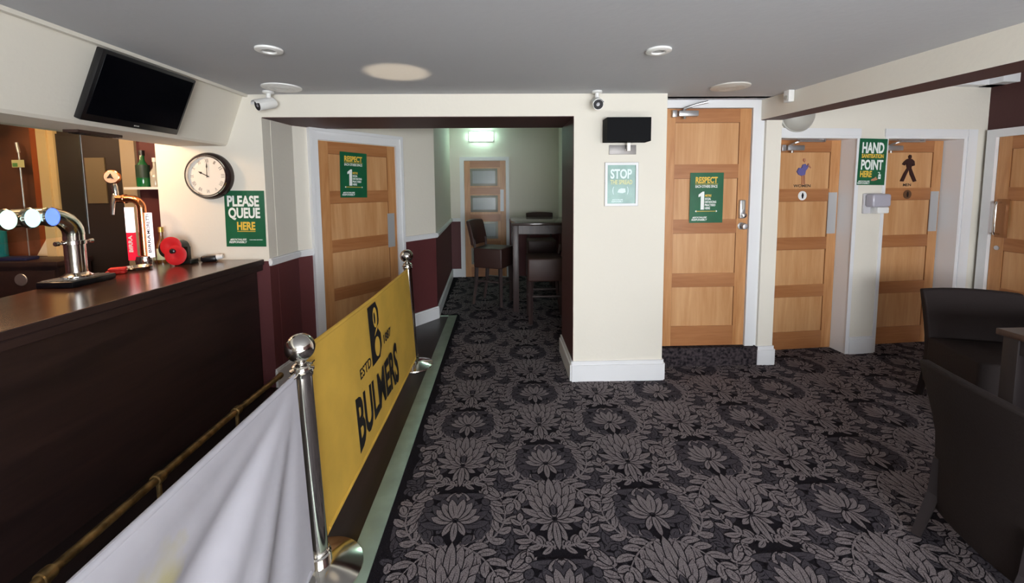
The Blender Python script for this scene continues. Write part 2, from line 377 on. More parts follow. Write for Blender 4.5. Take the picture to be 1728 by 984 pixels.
# cellar door wall with step, column, beam
mb = MB(); mb.box((1.272, 3.475, 0), (2.19, 3.6, 2.7)); mb.box((2.195, 3.415, 0), (2.325, 3.62, 2.081))
struct(mb.build('wall_column', CREAM, smooth=False), 'narrow cream column and wall around the tall step-up door', 'wall')
mb = MB(); mb.box((1.275, 3.40, 0), (2.19, 3.6, 0.163), 0)
struct(mb.build('trim_2', mat('carpet_riser', (74, 66, 68), 0.95, spec=0.1, rgb2=(26, 23, 28), vscale=42, detail=3), smooth=False), 'carpeted step under the tall door beside the pillar', 'step')
mb = MB(); mb.box((2.088, 3.425, 0.163), (2.165, 3.48, 2.182)); mb.box((1.30, 3.425, 2.182), (2.165, 3.48, 2.245)); mb.box((2.165, 3.44, 0.163), (2.196, 3.48, 2.245))
struct(mb.build('trim_3', WHITE, smooth=False), 'white frame of the tall step-up door', 'door frame')
mb = MB()
bl = [(2.15, 3.47), (2.287, 1.80), (2.40, 0.4), (2.66, -3.0)]; br = [(3.05, -3.0), (2.67, 0.4), (2.52, 1.98), (2.315, 3.47)]
mb.prism(bl+br, 2.082, HC, 0); mb.prism([(x+0.001, y) for x, y in bl]+[(x-0.001, y) for x, y in br], 2.079, 2.082, 1)
struct(mb.build('wall_beam', [CREAM, DKMAROON], smooth=False), 'deep cream ceiling beam with maroon painted underside', 'beam')
# toilet wall (turned five degrees)
TW = empty('wall_back', 'cream back wall holding the two toilet doors', 'wall', (2.2, 3.515, 0), R(5)); TW['kind'] = 'structure'
mb = MB(); mb.box((0.09, 0.0, 1.955), (2.42, 0.3, 2.7)); mb.box((0.09, 0.0, 0), (0.17, 0.3, 1.955)); mb.box((0.955, 0.0, 0), (1.203, 0.3, 1.955)); mb.box((2.03, 0, 0), (2.42, 0.3, 1.955)); mb.box((0.1, 0.2, 0), (2.2, 0.3, 1.955))
mb.build('plaster', CREAM, TW, smooth=False)
mb = MB()
for x0, x1 in ((0.17, 0.955), (1.203, 2.03)):
    mb.box((x0-0.002, -0.004, 0), (x0+0.03, 0.19, 1.945)); mb.box((x1-0.03, -0.004, 0), (x1+0.002, 0.19, 1.945)); mb.box((x0-0.002, -0.005, 1.945), (x1+0.002, 0.19, 1.965))
    mb.box((x0-0.01, -0.012, 1.965), (x1-0.001, -0.001, 2.03))
mb.box((2.031, -0.014, 0), (2.125, -0.001, 2.03)); mb.box((0.918, -0.012, 0), (0.953, -0.0045, 1.944))
mb.build('frame', WHITE, TW, smooth=False)
# right wall
mb = MB(); mb.box((4.43, -3.2, 0), (4.7, 7.4, 2.78), 0)
struct(mb.build('wall_right', DKMAROON, smooth=False), 'dark maroon right hand wall', 'wall')
mb = MB(); mb.box((4.28, 3.50, 2.405), (4.44, 3.77, 2.62)); mb.box((3.2, 3.60, 2.405), (4.43, 3.78, 2.62))
struct(mb.build('trim_4', WHITE, smooth=False), 'white boxed cornice above the toilet doors in the right corner', 'cornice')
# back wall with two windows (behind the viewer), bar side walls
mb = MB()
mb.box((-5, -3.2, 0), (4.7, -3.0, 0.68)); mb.box((-5.2, -3.2, 1.92), (4.8, -3.0, 2.78))
for x0, x1 in ((-5, -0.45), (1.85, 2.68), (3.92, 4.7)): mb.box((x0, -3.2, 0.68), (x1, -3.0, 1.92))
struct(mb.build('wall_rear', CREAM, smooth=False), 'rear wall with two windows', 'wall')
for i, (x0, x1) in enumerate(((-0.45, 1.85), (2.68, 3.92))):
    mb = MB()
    for a, b in (((x0, 0.68), (x0+0.05, 1.92)), ((x1-0.05, 0.68), (x1, 1.92)), ((x0, 0.68), (x1, 0.73)), ((x0, 1.87), (x1, 1.92)), (((x0+x1)/2-0.03, 0.68), ((x0+x1)/2+0.03, 1.92))):
        mb.box((a[0], -3.12, a[1]), (b[0], -3.05, b[1]))
    struct(mb.build('window_%d' % (i+1), WHITE, smooth=False), 'white framed window in the rear wall', 'window')
mb = MB(); mb.box((-5.1, -3.2, 0), (-4.85, 7.4, 2.78))
struct(mb.build('wall_bar', MAROON, smooth=False), 'maroon wall along the serving side of the bar', 'wall')
# end wall of the serving side with doorway
mb = MB(); Y0 = 3.6
mb.box((-5, Y0, 0), (-3.90, Y0+0.15, 2.3), 1); mb.box((-3.90, Y0-0.01, 0), (-3.83, Y0+0.15, 2.3), 2)
mb.box((-3.69, Y0, 2.02), (-3.17, Y0+0.15, 2.3), 4); mb.box((-3.045, Y0-0.005, 0), (-2.55, Y0+0.15, 2.3), 0)
mb.box((-3.69, Y0-0.015, 0), (-3.17, Y0+0.14, 2.02), 4)  # flat panel closing the doorway, dark colour standing in for the unlit room
mb.box((-2.56, 3.5, 0), (-2.50, Y0+0.1, 2.3), 0)
DARKROOM = mat('doorway_dark', (34, 25, 22), 0.6)
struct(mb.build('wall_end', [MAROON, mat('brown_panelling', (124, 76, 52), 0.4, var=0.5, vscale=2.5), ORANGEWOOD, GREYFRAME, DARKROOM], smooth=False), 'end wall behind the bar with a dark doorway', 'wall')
mb = MB(); mb.box((-3.83, Y0-0.03, 0), (-3.76, Y0+0.1, 2.3)); mb.box((-3.765, Y0-0.045, 0), (-3.735, Y0+0.1, 2.3)); mb.box((-3.735, Y0-0.03, 0), (-3.69, Y0+0.1, 2.3))
struct(mb.build('trim_5', CREAMFRAME, smooth=False), 'cream moulded post left of the dark doorway behind the bar', 'door frame')
mb = MB(); mb.box((-3.17, Y0-0.02, 0), (-3.13, Y0+0.1, 2.3)); mb.box((-3.13, Y0-0.03, 0), (-3.045, Y0+0.1, 2.3))
struct(mb.build('trim_6', GREYFRAME, smooth=False), 'beige grey post right of the dark doorway behind the bar', 'door frame')
# bulkhead over the bar
mb = MB(); sec = [(-1.885, H0+0.02), (-2.03, 1.885), (-2.045, 1.87), (-2.40, 1.87), (-2.40, 2.3), (-1.885, 2.3)]
mb.prism(sec, -3.0, YF+0.01, 0, 'y'); mb.box((-1.885, -3.0, H0-0.018), (-1.862, YF, H0+0.01), 0)
struct(mb.build('wall_bulkhead', CREAM, smooth=False), 'sloping cream bulkhead over the bar front', 'bulkhead')

# dado rails and skirtings
def run(mb, pts, z0, z1, t, mi=0):
    """moulding along a floor-plan path, standing t proud on the right hand side"""
    for p, q in zip(pts, pts[1:]):
        d = Vector((q[0]-p[0], q[1]-p[1])).normalized(); n = Vector((d.y, -d.x))*t; e = d*t*0.4
        mb.prism([(p[0]-e.x, p[1]-e.y), (q[0]+e.x, q[1]+e.y), (q[0]+e.x+n.x, q[1]+e.y+n.y), (p[0]-e.x+n.x, p[1]-e.y+n.y)], z0, z1, mi)
def on(t): return (-1.74+0.606*t, 3.57+0.795*t)
mb = MB()
for path in ([(-1.77, YF), B, on(0.13)], [on(1.12), C1, (-0.852, 7.08)], [(-0.85, 7.1), (-0.70, 7.1)]):
    run(mb, path, DADO-0.035, DADO+0.02, 0.02); run(mb, path, DADO-0.02, DADO+0.008, 0.03)
struct(mb.build('trim_7', WHITE, smooth=False), 'white dado rail along the left passage walls', 'dado rail')
mb = MB()
for path in ([(-1.77, YF), B, on(0.13)], [on(1.12), C1, (-0.852, 7.08)], [(-0.85, 7.1), (-0.70, 7.1)]):
    run(mb, path, 0, 0.13, 0.02); run(mb, path, 0.13, 0.145, 0.012)
struct(mb.build('baseboard_left', WHITE, smooth=False), 'white skirting along the left passage walls', 'skirting')
mb = MB(); run(mb, [(0.556, 3.77), (0.556, YF), (1.272, YF), (1.272, 3.4)][::1], 0, 0.135, 0.022); run(mb, [(0.556, 3.77), (0.556, YF), (1.272, YF), (1.272, 3.4)], 0.135, 0.165, 0.012)
struct(mb.build('baseboard_pillar', WHITE, smooth=False), 'white skirting around the square pillar', 'skirting')
mb = MB(); run(mb, [(2.195, 3.60), (2.195, 3.415), (2.325, 3.415), (2.325, 3.55)], 0, 0.135, 0.022); run(mb, [(2.195, 3.60), (2.195, 3.415), (2.325, 3.415), (2.325, 3.55)], 0.135, 0.165, 0.012)
struct(mb.build('baseboard_column', WHITE, smooth=False), 'white skirting block at the foot of the narrow column', 'skirting')
def tw(x, y, z=0):
    c, s = math.cos(R(5)), math.sin(R(5)); return (2.2+x*c-y*s, 3.515+x*s+y*c, z)
mb = MB(); mb.box((0.957, -0.02, 0), (1.203, 0, 0.14)); mb.box((0.957, -0.011, 0.14), (1.203, 0, 0.158))
o = mb.build('baseboard_pier', WHITE, smooth=False); o.location = tw(0, 0); o.rotation_euler = (0, 0, R(5)); struct(o, 'white skirting block below the hand sanitiser between the toilet doors', 'skirting')

# ------------------------------------------------------------------ doors
def door(name, label, loc, rz, wd, ht, glazed=False, th=0.04, mirror=False):
    """panelled oak leaf; local x across, front faces -y at y=0"""
    mb = MB(); st = 0.095; tr = 0.11*ht/1.985; mr = 0.115*ht/1.985; pn = 0.34*ht/1.985; brl = ht-tr-4*pn-3*mr
    mb.box((0, 0, 0), (st, th, ht), 0); mb.box((wd-st, 0, 0), (wd, th, ht), 0)
    z = 0; rails = []; panels = []
    mb.box((st, 0.001, 0), (wd-st, th, brl), 1); z = brl
    for i in range(4):
        panels.append((z, z+pn)); 
        if not glazed:
            mb.box((st, 0.009, z), (wd-st, th-0.008, z+pn), 2)
            for sx in (st, wd-st): mb.box((sx-0.003 if sx > st else sx, 0.004, z), (sx if sx > st else sx+0.003, 0.02, z+pn), 3)  # dark strips draw the shadow line along the recessed panel edges
            mb.box((st, 0.004, z+pn-0.003), (wd-st, 0.02, z+pn), 3)
        z += pn; hgt = mr if i < 3 else ht-z
        mb.box((st, 0.001, z), (wd-st, th, z+hgt), 1); z += hgt
    if glazed:
        mb.box((st, 0.004, brl), (wd-st, th-0.004, ht-tr), 2)
    o = mb.build(name, [OAK_V, OAK_H, OAK_P, mat('oak_edge_shadow', (120, 72, 36), 0.6)], smooth=False); o.location = loc; o.rotation_euler = (0, 0, rz)
    tag(o, label, 'door', kind='structure'); return o, panels, st
def closer(par, x, z, flip=1, raised=True, y=0.0, track=False):
    mb = MB(); mb.box((x, y-0.05, z-0.022), (x+0.16, y, z+0.022), 0, 0.004); mb.box((x-0.05, y-0.04, z-0.028), (x-0.012, y, z+0.028), 0, 0.004)
    c = mb.build('door_closer', STEEL, par)
    mb = MB()
    if track:
        mb.tube([(x+0.02, y-0.03, z+0.02), (x+0.03, y-0.09, z+0.04), (x+0.07, y-0.11, z+0.055)], 0.009, 0, 8)
        mb.box((x+0.04, y-0.125, z+0.045), (x+0.29, y-0.11, z+0.058), 0); mb.box((x+0.04, y-0.10, z+0.066), (x+0.29, y-0.09, z+0.082), 0); mb.box((x+0.275, y-0.125, z+0.045), (x+0.29, y-0.09, z+0.082), 0)
    else:
        mb.tube([(x+0.04, y-0.03, z+0.02), (x+0.05, y-0.05, z+0.040), (x+0.12, y-0.085, z+0.062), (x+0.205, y-0.105, z+0.080)], [0.012, 0.012, 0.008, 0.012], 0, 10)
        mb.tube([(x+0.205, y-0.105, z+0.080), (x+0.16, y-0.03, z+0.072)], 0.007, 0, 8)
    mb.build('arm', STEEL, c)
    mb = MB(); mb.lathe([(0.0, 0.0), (0.014, 0.0), (0.014, 0.02), (0.0, 0.02)], (x+0.05, y-0.03, z-0.044), (0, 0, 1), 0, 12); mb.build('spindle', CHROME, c)
    return c
def knob(par, x, z):
    mb = MB(); mb.lathe([(0.03, 0), (0.03, 0.006), (0.011, 0.01), (0.011, 0.035), (0.022, 0.042), (0.027, 0.055), (0.022, 0.068), (0, 0.072)], (x, 0, z), (0, -1, 0)); return mb.build('knob', STEEL, par)
# tall step-up door
d1, pns, st = door('door_1', 'tall oak door on a carpeted step beside the pillar', (1.352, 3.442, 0.168), 0, 0.732, 2.010)
closer(d1, 0.105, 1.965)
mb = MB(); mb.box((0.648, -0.03, 1.10), (0.694, 0, 1.255), 0, 0.006); mb.box((0.662, -0.033, 1.175), (0.682, -0.03, 1.245), 1); o = mb.build('keypad_lock', [STEEL, GREYPLASTIC], d1)
mb = MB(); mb.lathe([(0.014, 0), (0.014, 0.02), (0.017, 0.03), (0, 0.034)], (0.672, -0.03, 1.128), (0, -1, 0), 0, 16); mb.build('turn_knob', CHROME, o)
knob(d1, 0.676, 1.035)
# left angled door
rzl = math.atan2(0.795, 0.606)
p = on(0.2086); d2, _, _ = door('door_2', 'oak door with green notice in the angled left wall', (p[0]+0.795*0.012, p[1]-0.606*0.012, 0.005), rzl, 0.83, 1.965)
mb = MB(); mb.box((0.715, -0.004, 0.93), (0.80, 0, 1.28)); mb.build('push_plate', PLATE, d2, smooth=False)
mb = MB()
for x0, x1, z0, z1 in ((-0.055, -0.005, 0, 1.972), (0.835, 0.89, 0, 1.972), (-0.055, 0.89, 1.972, 2.045)): mb.box((x0, -0.018, z0), (x1, 0.012, z1))
for x0, x1, z0, z1 in ((-0.085, -0.055, 0, 2.045), (0.89, 0.92, 0, 2.045), (-0.085, 0.92, 2.045, 2.075)): mb.box((x0, -0.03, z0), (x1, 0.012, z1))
o = mb.build('trim_8', WHITE, smooth=False); o.location = d2.location; o.rotation_euler = d2.rotation_euler; struct(o, 'white moulded architrave of the angled left door', 'door frame')
# far glazed door
d3, pns, st = door('door_3', 'oak door with three frosted panes at the end of the passage', (-0.615, 7.078, 0.005), 0, 0.70, 1.985, glazed=True)
FROST = mat('frosted_glass', (120, 130, 130), 0.25); STEELF = mat('pane_frame', (150, 150, 140), 0.4, 0.4)
for i, (z0, z1, x0) in enumerate(((1.565, 1.855, 0.10), (1.12, 1.40, 0.10), (0.66, 0.955, 0.10), (0.22, 0.50, 0.10))):
    mb = MB(); mb.box((x0, -0.008, z0), (x0+0.46, 0.0, z1), 0, 0.003); fr = mb.build('pane_frame', STEELF, d3)
    mb = MB(); mb.box((x0+0.04, -0.011, z0+0.04), (x0+0.42, -0.0075, z1-0.04), 0); 
    mb.box((x0+0.035, -0.0105, z0+0.035), (x0+0.425, -0.0078, z1-0.035), 1); mb.build('pane', [FROST, BLACK], fr, smooth=False)
mb = MB(); mb.box((0.605, -0.006, 1.13), (0.665, 0, 1.50)); mb.build('push_plate', PLATE, d3, smooth=False)
mb = MB(); mb.box((-0.69, 7.065, 0), (-0.618, 7.1, 1.993)); mb.box((0.088, 7.065, 0), (0.142, 7.1, 1.993)); mb.box((-0.69, 7.065, 1.993), (0.142, 7.1, 2.055))
struct(mb.build('trim_9', WHITE, smooth=False), 'white frame of the far glazed door', 'door frame')
# toilet doors
d4, _, _ = door('door_4', 'oak toilet door with a purple figure above a round sign, nearer the column', tw(0.20, 0.15, 0.008), R(5), 0.722, 1.94)
d5, _, _ = door('door_5', 'oak toilet door with a black figure, beside the maroon wall', tw(1.25, 0.15, 0.008), R(5), 0.738, 1.94)
for d, cx in ((d4, 0.20), (d5, 0.20)):
    closer(d, cx-0.04 if d is d4 else 0.10, 1.865, track=True)
    wd = 0.722 if d is d4 else 0.738
    mb = MB(); mb.box((wd-0.10, -0.005, 1.085), (wd-0.015, 0, 1.465)); mb.build('push_plate', PLATE, d, smooth=False)
# figures on the doors
FIGP = mat('purple_print', (96, 92, 150), 0.5); FIGK = mat('dark_red_print', (44, 14, 16), 0.5); SKIN = mat('skin_print', (186, 128, 98), 0.5)
def fig(par, name, polys, m, cx, cz, s, label=None):
    mb = MB()
    for p in polys: mb.prism([(cx+x*s, cz+z*s) for x, z in p], -0.0015, 0.010, 0, 'y')
    return mb.build(name, m, par, smooth=False)
dx4 = 0.36
fig(d4, 'figure_dress', [[(-.42, -.1), (-.30, .12), (-.12, .10), (-.05, .32), (.12, .36), (.2, .2), (.34, .38), (.30, .12), (.16, -.05), (.12, -.30), (-.10, -.36), (-.30, -.28)]], FIGP, dx4, 1.672, 0.15)
fig(d4, 'figure_body', [[(.30, .38), (.52, .12), (.48, .10), (.28, .28)], [(-.03, .55), (.0, .68), (.1, .68), (.13, .55), (.06, .46)], [(-.06, -.34), (-.02, -.34), (.02, -.9), (-.04, -.9)], [(.06, -.3), (.11, -.3), (.16, -.86), (.10, -.86)]], SKIN, dx4, 1.672, 0.15)
mb = MB(); text_mb(mb, 'WOMEN', dx4, 1.528, 0.17, 0.026, 0.0088, 0, 0.02); mb.build('lettering', INKK, d4, smooth=False)
dx5 = 0.39
fig(d5, 'figure_body', [[(-.02, .50), (-.06, .60), (.0, .70), (.10, .68), (.12, .56), (.06, .48)], [(-.05, .50), (.14, .48), (.30, .36), (.34, .14), (.22, .10), (.20, .24), (.14, .0), (-.10, .0), (-.16, .26), (-.26, .14), (-.40, .20), (-.30, .34), (-.16, .46)],
    [(-.10, .0), (.04, .0), (-.12, -.34), (-.28, -.72), (-.46, -.70), (-.28, -.30)], [(.02, .0), (.14, .0), (.30, -.32), (.50, -.70), (.34, -.74), (.10, -.34)]], FIGK, dx5, 1.685, 0.175)
mb = MB(); text_mb(mb, 'MEN', dx5, 1.528, 0.085, 0.026, 0.0088, 0, 0.02); mb.build('lettering', INKK, d5, smooth=False)
for d, cx, m1, m2 in ((d4, 0.36, WHITEPL, BLACK), (d5, 0.39, mat('dark_sign', (96, 66, 44), 0.4), BLACK)):
    mb = MB(); mb.lathe([(0.042, 0), (0.042, 0.004), (0, 0.0045)], (cx, 0.001, 1.438), (0, -1, 0)); s = mb.build('round_sign', m1, d)
    mb = MB(); mb.prism([(cx-.004, 1.412), (cx+.004, 1.412), (cx+.011, 1.44), (cx+.006, 1.456), (cx, 1.466), (cx-.006, 1.456), (cx-.011, 1.44)], -0.006, -0.002, 0, 'y'); mb.build('symbol', m2, s, smooth=False)
# door in the maroon wall
d6, _, _ = door('door_6', 'oak door with an upright pull handle in the maroon wall', (4.418, 3.600, 0.005), -PI/2, 0.80, 1.945)
mb = MB(); mb.tube([(0.055, 0, 1.09), (0.055, -0.045, 1.09), (0.055, -0.05, 1.11), (0.055, -0.05, 1.35), (0.055, -0.045, 1.37), (0.055, 0, 1.37)], 0.010, 0, 12); h = mb.build('pull_handle', CHROME, d6)
mb = MB(); mb.box((0.025, -0.004, 1.06), (0.115, 0, 1.40)); mb.build('handle_plate', mat('plate_bronze', (150, 100, 60), 0.3, 0.4), d6, smooth=False)
mb = MB(); mb.lathe([(0.02, 0), (0.02, 0.006), (0, 0.007)], (0.05, 0, 0.965), (0, -1, 0), 0, 16); mb.build('lock', STEEL, d6)
mb = MB(); mb.box((-0.075, -0.03, 0), (-0.004, 0.011, 1.95)); mb.box((0.804, -0.03, 0), (0.88, 0.011, 1.95)); mb.box((-0.075, -0.03, 1.95), (0.88, 0.011, 2.02))
o = mb.build('trim_10', WHITE, smooth=False); o.location = (4.418, 3.600, 0); o.rotation_euler = (0, 0, -PI/2); struct(o, 'white frame of the door in the maroon wall', 'door frame')

# ------------------------------------------------------------------ bar
bar = empty('bar_counter', 'long dark wooden bar counter with glossy brown top', 'bar counter')
def fx(y): return -1.805-0.066*(3.17-y)     # front edge of the top
def kx(y): return -2.64+0.119*max(0, min(1.2, 3.17-y))
ys = [3.172, 2.0, 0.6, -1.0]
mb = MB(); mb.prism([(fx(y), y) for y in ys]+[(kx(y), y) for y in ys[::-1]], 0.975, 1.017, 0); mb.prism([(fx(y)-0.012, y) for y in ys]+[(fx(y)-0.10, y) for y in ys[::-1]], 0.93, 0.975, 1)
o = mb.build('worktop', [TOPWOOD, DARKWOOD], bar, smooth=False)
for p in o.data.polygons: p.material_index = 0 if p.normal.z > 0.5 else 1
bv = o.modifiers.new('Bevel', 'BEVEL'); bv.width = 0.006; bv.segments = 2; bv.limit_method = 'ANGLE'
mb = MB(); mb.prism([(fx(y)-0.062, y) for y in ys]+[(fx(y)-0.11, y) for y in ys[::-1]], 0.0, 0.94, 0); mb.build('front_panel', DARKWOOD, bar, smooth=False)
mb = MB(); mb.prism([(fx(y)-0.11, y) for y in ys]+[(kx(y)+0.06, y) for y in ys[::-1]], 0.0, 0.975, 0); mb.build('carcass', DARKWOOD, bar, smooth=False)
# foot rail
rail = empty('foot_rail', 'aged brass foot rail running low along the bar front', 'foot rail')
mb = MB(); mb.tube([(-1.642, 3.0, 0.175), (-1.66, 2.4, 0.175), (-1.645, 1.4, 0.175), (-1.66, -0.6, 0.175)], 0.019, 0, 16); mb.lathe([(0, -0.004), (0.022, 0), (0.022, 0.03), (0.018, 0.035)], (-1.642, 3.01, 0.175), (0, -1, 0)); mb.build('rail', BRASS, rail)
for y, x in ((2.52, -1.657), (1.92, -1.652), (1.42, -1.645), (0.4, -1.65)):
    mb = MB(); mb.lathe([(0.02, -0.022), (0.027, -0.02), (0.029, 0), (0.027, 0.02), (0.02, 0.022)], (x, y, 0.175), (0, 1, 0)); mb.tube([(x, y, 0.165), (x, y, 0.0)], 0.011, 0, 10); mb.lathe([(0.03, 0), (0.03, 0.006), (0.012, 0.012)], (x, y, 0)); mb.build('bracket', BRASS, rail)

# television
TV0 = Vector((-1.957, 2.02, 1.878)); TV1 = Vector((-1.82, 2.02, 2.20)); ln = 0.585; upv = (TV1-TV0); hh = upv.length; upv.normalize()
tv = empty('television', 'black flat screen television tilted on the sloping bulkhead', 'television'); fw = Vector((0, 1, 0)); nn = fw.cross(upv)   # normal
if nn.x < 0: nn = -nn
tv.matrix_world = Matrix(((fw.x, -nn.x, upv.x, TV0.x), (fw.y, -nn.y, upv.y, TV0.y), (fw.z, -nn.z, upv.z, TV0.z), (0, 0, 0, 1)))
mb = MB(); mb.box((0, 0, 0), (ln, 0.035, hh), 0, 0.006); mb.box((0.1, 0.035, 0.06), (ln-0.1, 0.07, hh-0.06), 0, 0.005); mb.build('casing', BLACK, tv)
mb = MB(); mb.box((0.018, -0.002, 0.035), (ln-0.018, 0.002, hh-0.018)); mb.build('screen', SCREEN, tv, smooth=False)
mb = MB(); mb.box((ln*0.48, -0.0015, 0.012), (ln*0.53, 0.002, 0.018)); mb.build('badge', GREYPLASTIC, tv, smooth=False)
mb = MB(); mb.box((ln/2-0.08, 0.06, hh/2-0.08), (ln/2+0.08, 0.085, hh/2+0.08)); mb.build('wall_bracket', BLACK, tv, smooth=False)
# dark grille under the soffit
mb = MB(); mb.box((-2.295, 2.27, 1.855), (-2.215, 2.53, 1.872), 0, 0.003); g = mb.build('vent_grille', mat('bronze_grille', (58, 40, 34), 0.4))
mb = MB()
for i in range(4): mb.box((-2.287+0.019*i, 2.285, 1.852), (-2.28+0.019*i, 2.515, 1.8545))
mb.build('slat', BLACK, g, smooth=False); tag(g, 'small dark grille set in the soffit below the television', 'vent')
# hanging screen
mb = MB(); mb.box((-2.334, 1.0, 1.305), (-2.328, 2.395, 1.872)); o = mb.build('perspex_screen', PERSPEX, smooth=False); tag(o, 'clear perspex sheet hanging from the soffit above the bar', 'screen')
mb = MB(); mb.box((-2.3345, 2.395, 1.305), (-2.3275, 2.3975, 1.872)); mb.build('edge', mat('perspex_edge', (235, 240, 235), 0.3), o, smooth=False)

# clock
ck = empty('wall_clock', 'round wall clock with a dark chrome-lined rim and pale face', 'clock', (-2.165, YF, 1.648))
mb = MB(); mb.lathe([(0.172, 0.0), (0.174, 0.02), (0.166, 0.042), (0.152, 0.055), (0.146, 0.055), (0.146, 0.0)], (0, 0, 0), (0, -1, 0), 0, 56); mb.build('rim', mat('clock_rim', (42, 28, 26), 0.25), ck)
mb = MB(); mb.lathe([(0.1535, 0.0535), (0.150, 0.061), (0.1425, 0.060), (0.137, 0.046), (0.1435, 0.046)], (0, 0, 0), (0, -1, 0), 0, 56); mb.build('chrome_ring', CHROME, ck)
mb = MB(); mb.lathe([(0.147, 0.0), (0.147, 0.038), (0, 0.038)], (0, 0, 0), (0, -1, 0), 0, 56); mb.build('face', mat('clock_face', (232, 226, 216), 0.5), ck)
mb = MB(); NUM = ['XII', 'I', 'II', 'III', 'IIII', 'V', 'VI', 'VII', 'VIII', 'IX', 'X', 'XI']
for i, n_ in enumerate(NUM):
    a = R(90-30*i); text_mb(mb, n_, 0.112*math.cos(a), 0.112*math.sin(a), 0.008+0.0058*len(n_), 0.024, -0.0385, 0, 0.0, rot=a-PI/2)
mb.build('numerals', mat('numeral_grey', (150, 140, 130), 0.6), ck, smooth=False)
def hand(a, L, wd, y, nm):
    mb = MB(); c, s = math.cos(a), math.sin(a); q = lambda l, t: (l*c-t*s, l*s+t*c)
    mb.prism([q(-0.012, wd), q(L*0.55, wd*0.8), q(L*0.68, wd*2.4), q(L, 0), q(L*0.68, -wd*2.4), q(L*0.55, -wd*0.8), q(-0.012, -wd)], y, y-0.0015, 0, 'y'); return mb.build(nm, INKK, ck, smooth=False)
hand(R(152), 0.072, 0.0034, -0.041, 'hour_hand'); hand(R(88), 0.10, 0.0022, -0.044, 'minute_hand')

# ------------------------------------------------------------------ posters
def poster(name, label, loc, rz, wd, ht, base=GREEN, cat='poster', tilt=0.0, th=0.0015):
    mb = MB(); mb.box((-wd/2, -th, -ht/2), (wd/2, 0, ht/2)); o = mb.build(name, base, smooth=False); o.location = loc; o.rotation_euler = (0, tilt, rz); return tag(o, label, cat)
def hashline(mb, x, z, wd, ht, y):
    text_mb(mb, '#SOCIALISE', x+wd*0.02, z+ht*0.27, wd*0.92, ht*0.42, y, 0, 0.03, skew=0.2); text_mb(mb, 'RESPONSIBLY', x, z-ht*0.27, wd, ht*0.46, y, 0, 0.03, skew=0.2)
def respect(label, loc, rz, wd, ht, tilt=0.0):
    p = poster('notice_poster', label, loc, rz, wd, ht, tilt=tilt); y = -0.0014; W, Hh = wd, ht
    mb = MB(); text_mb(mb, 'RESPECT', -0.01*W, 0.355*Hh, 0.66*W, 0.125*Hh, y, 0, 0.035); mb.box((-0.35*W, y-0.0008, 0.272*Hh), (0.33*W, y+0.0005, 0.28*Hh))
    text_mb(mb, 'METRE', 0.05*W, 0.045*Hh, 0.19*W, 0.045*Hh, y, 0, 0.03); mb.box((-0.30*W, y-0.0008, -0.272*Hh), (0.30*W, y+0.0005, -0.262*Hh)); mb.build('yellow_lettering', INKY, p, smooth=False)
    mb = MB(); text_mb(mb, 'EACH OTHERS SPACE', -0.01*W, 0.228*Hh, 0.66*W, 0.055*Hh, y, 0, 0.02)
    mb.prism([(-0.24*W, 0.065*Hh), (-0.12*W, 0.125*Hh), (-0.07*W, 0.125*Hh), (-0.07*W, -0.235*Hh), (-0.17*W, -0.235*Hh), (-0.17*W, 0.035*Hh), (-0.24*W, 0.015*Hh)], y-0.0008, y+0.0005, 0, 'y')
    for i, (t, ww) in enumerate((('SOCIAL', .18), ('DISTANCING', .34), ('PRACTISED', .32), ('HERE', .16))): text_mb(mb, t, -0.045*W+ww*W/2, (-0.02-0.062*i)*Hh, ww*W, 0.046*Hh, y, 0, 0.03)
    for sg in (-1, 1): mb.prism([(sg*0.335*W, -0.267*Hh), (sg*0.295*W, -0.245*Hh), (sg*0.295*W, -0.289*Hh)], y-0.0008, y+0.0005, 0, 'y')
    hashline(mb, -0.20*W, -0.415*Hh, 0.46*W, 0.085*Hh, y); mb.build('white_lettering', INKW, p, smooth=False); return p
respect('green social distancing poster on the tall step-up door', (1.724, 3.440, 1.443), 0, 0.283, 0.420)
q = on(0.2086+0.345); respect('green social distancing poster on the angled left door', (q[0]+0.795*0.013, q[1]-0.606*0.013, 1.672), rzl, 0.285, 0.425, R(1.5))
p = poster('notice_poster', 'green poster asking to queue, on the wall under the clock', (-1.932, YF-0.001, 1.326), 0, 0.296, 0.424, tilt=R(0.8)); y = -0.0014
mb = MB(); text_mb(mb, 'PLEASE', -0.01, 0.133, 0.235, 0.083, y, 0, 0.035); text_mb(mb, 'QUEUE', -0.005, 0.037, 0.235, 0.095, y, 0, 0.035); hashline(mb, -0.06, -0.168, 0.13, 0.036, y); text_mb(mb, 'PLEASE DRINK RESPONSIBLY', 0.075, -0.160, 0.10, 0.007, y, 0, 0.01); mb.build('white_lettering', INKW, p, smooth=False)
mb = MB(); text_mb(mb, 'HERE', 0.005, -0.055, 0.135, 0.062, y, 0, 0.035); mb.box((-0.063, y-0.0008, -0.098), (0.073, y+0.0005, -0.093)); mb.build('yellow_lettering', INKY, p, smooth=False)
l = tw(1.073, -0.013, 1.74); p = poster('notice_poster', 'green hand sanitisation poster between the two toilet doors', l, R(5), 0.272, 0.405, tilt=R(1.0)); y = -0.0014
mb = MB(); text_mb(mb, 'HAND', 0.0, 0.123, 0.215, 0.095, y, 0, 0.035); text_mb(mb, 'POINT', 0.0, -0.025, 0.215, 0.090, y, 0, 0.035); hashline(mb, -0.07, -0.178, 0.12, 0.030, y)
mb.box((0.07, y-0.0008, -0.148), (0.094, y+0.0005, -0.108)); mb.box((0.077, y-0.0008, -0.108), (0.084, y+0.0005, -0.092)); mb.box((0.064, y-0.0008, -0.094), (0.084, y+0.0005, -0.088)); mb.build('white_lettering', INKW, p, smooth=False)
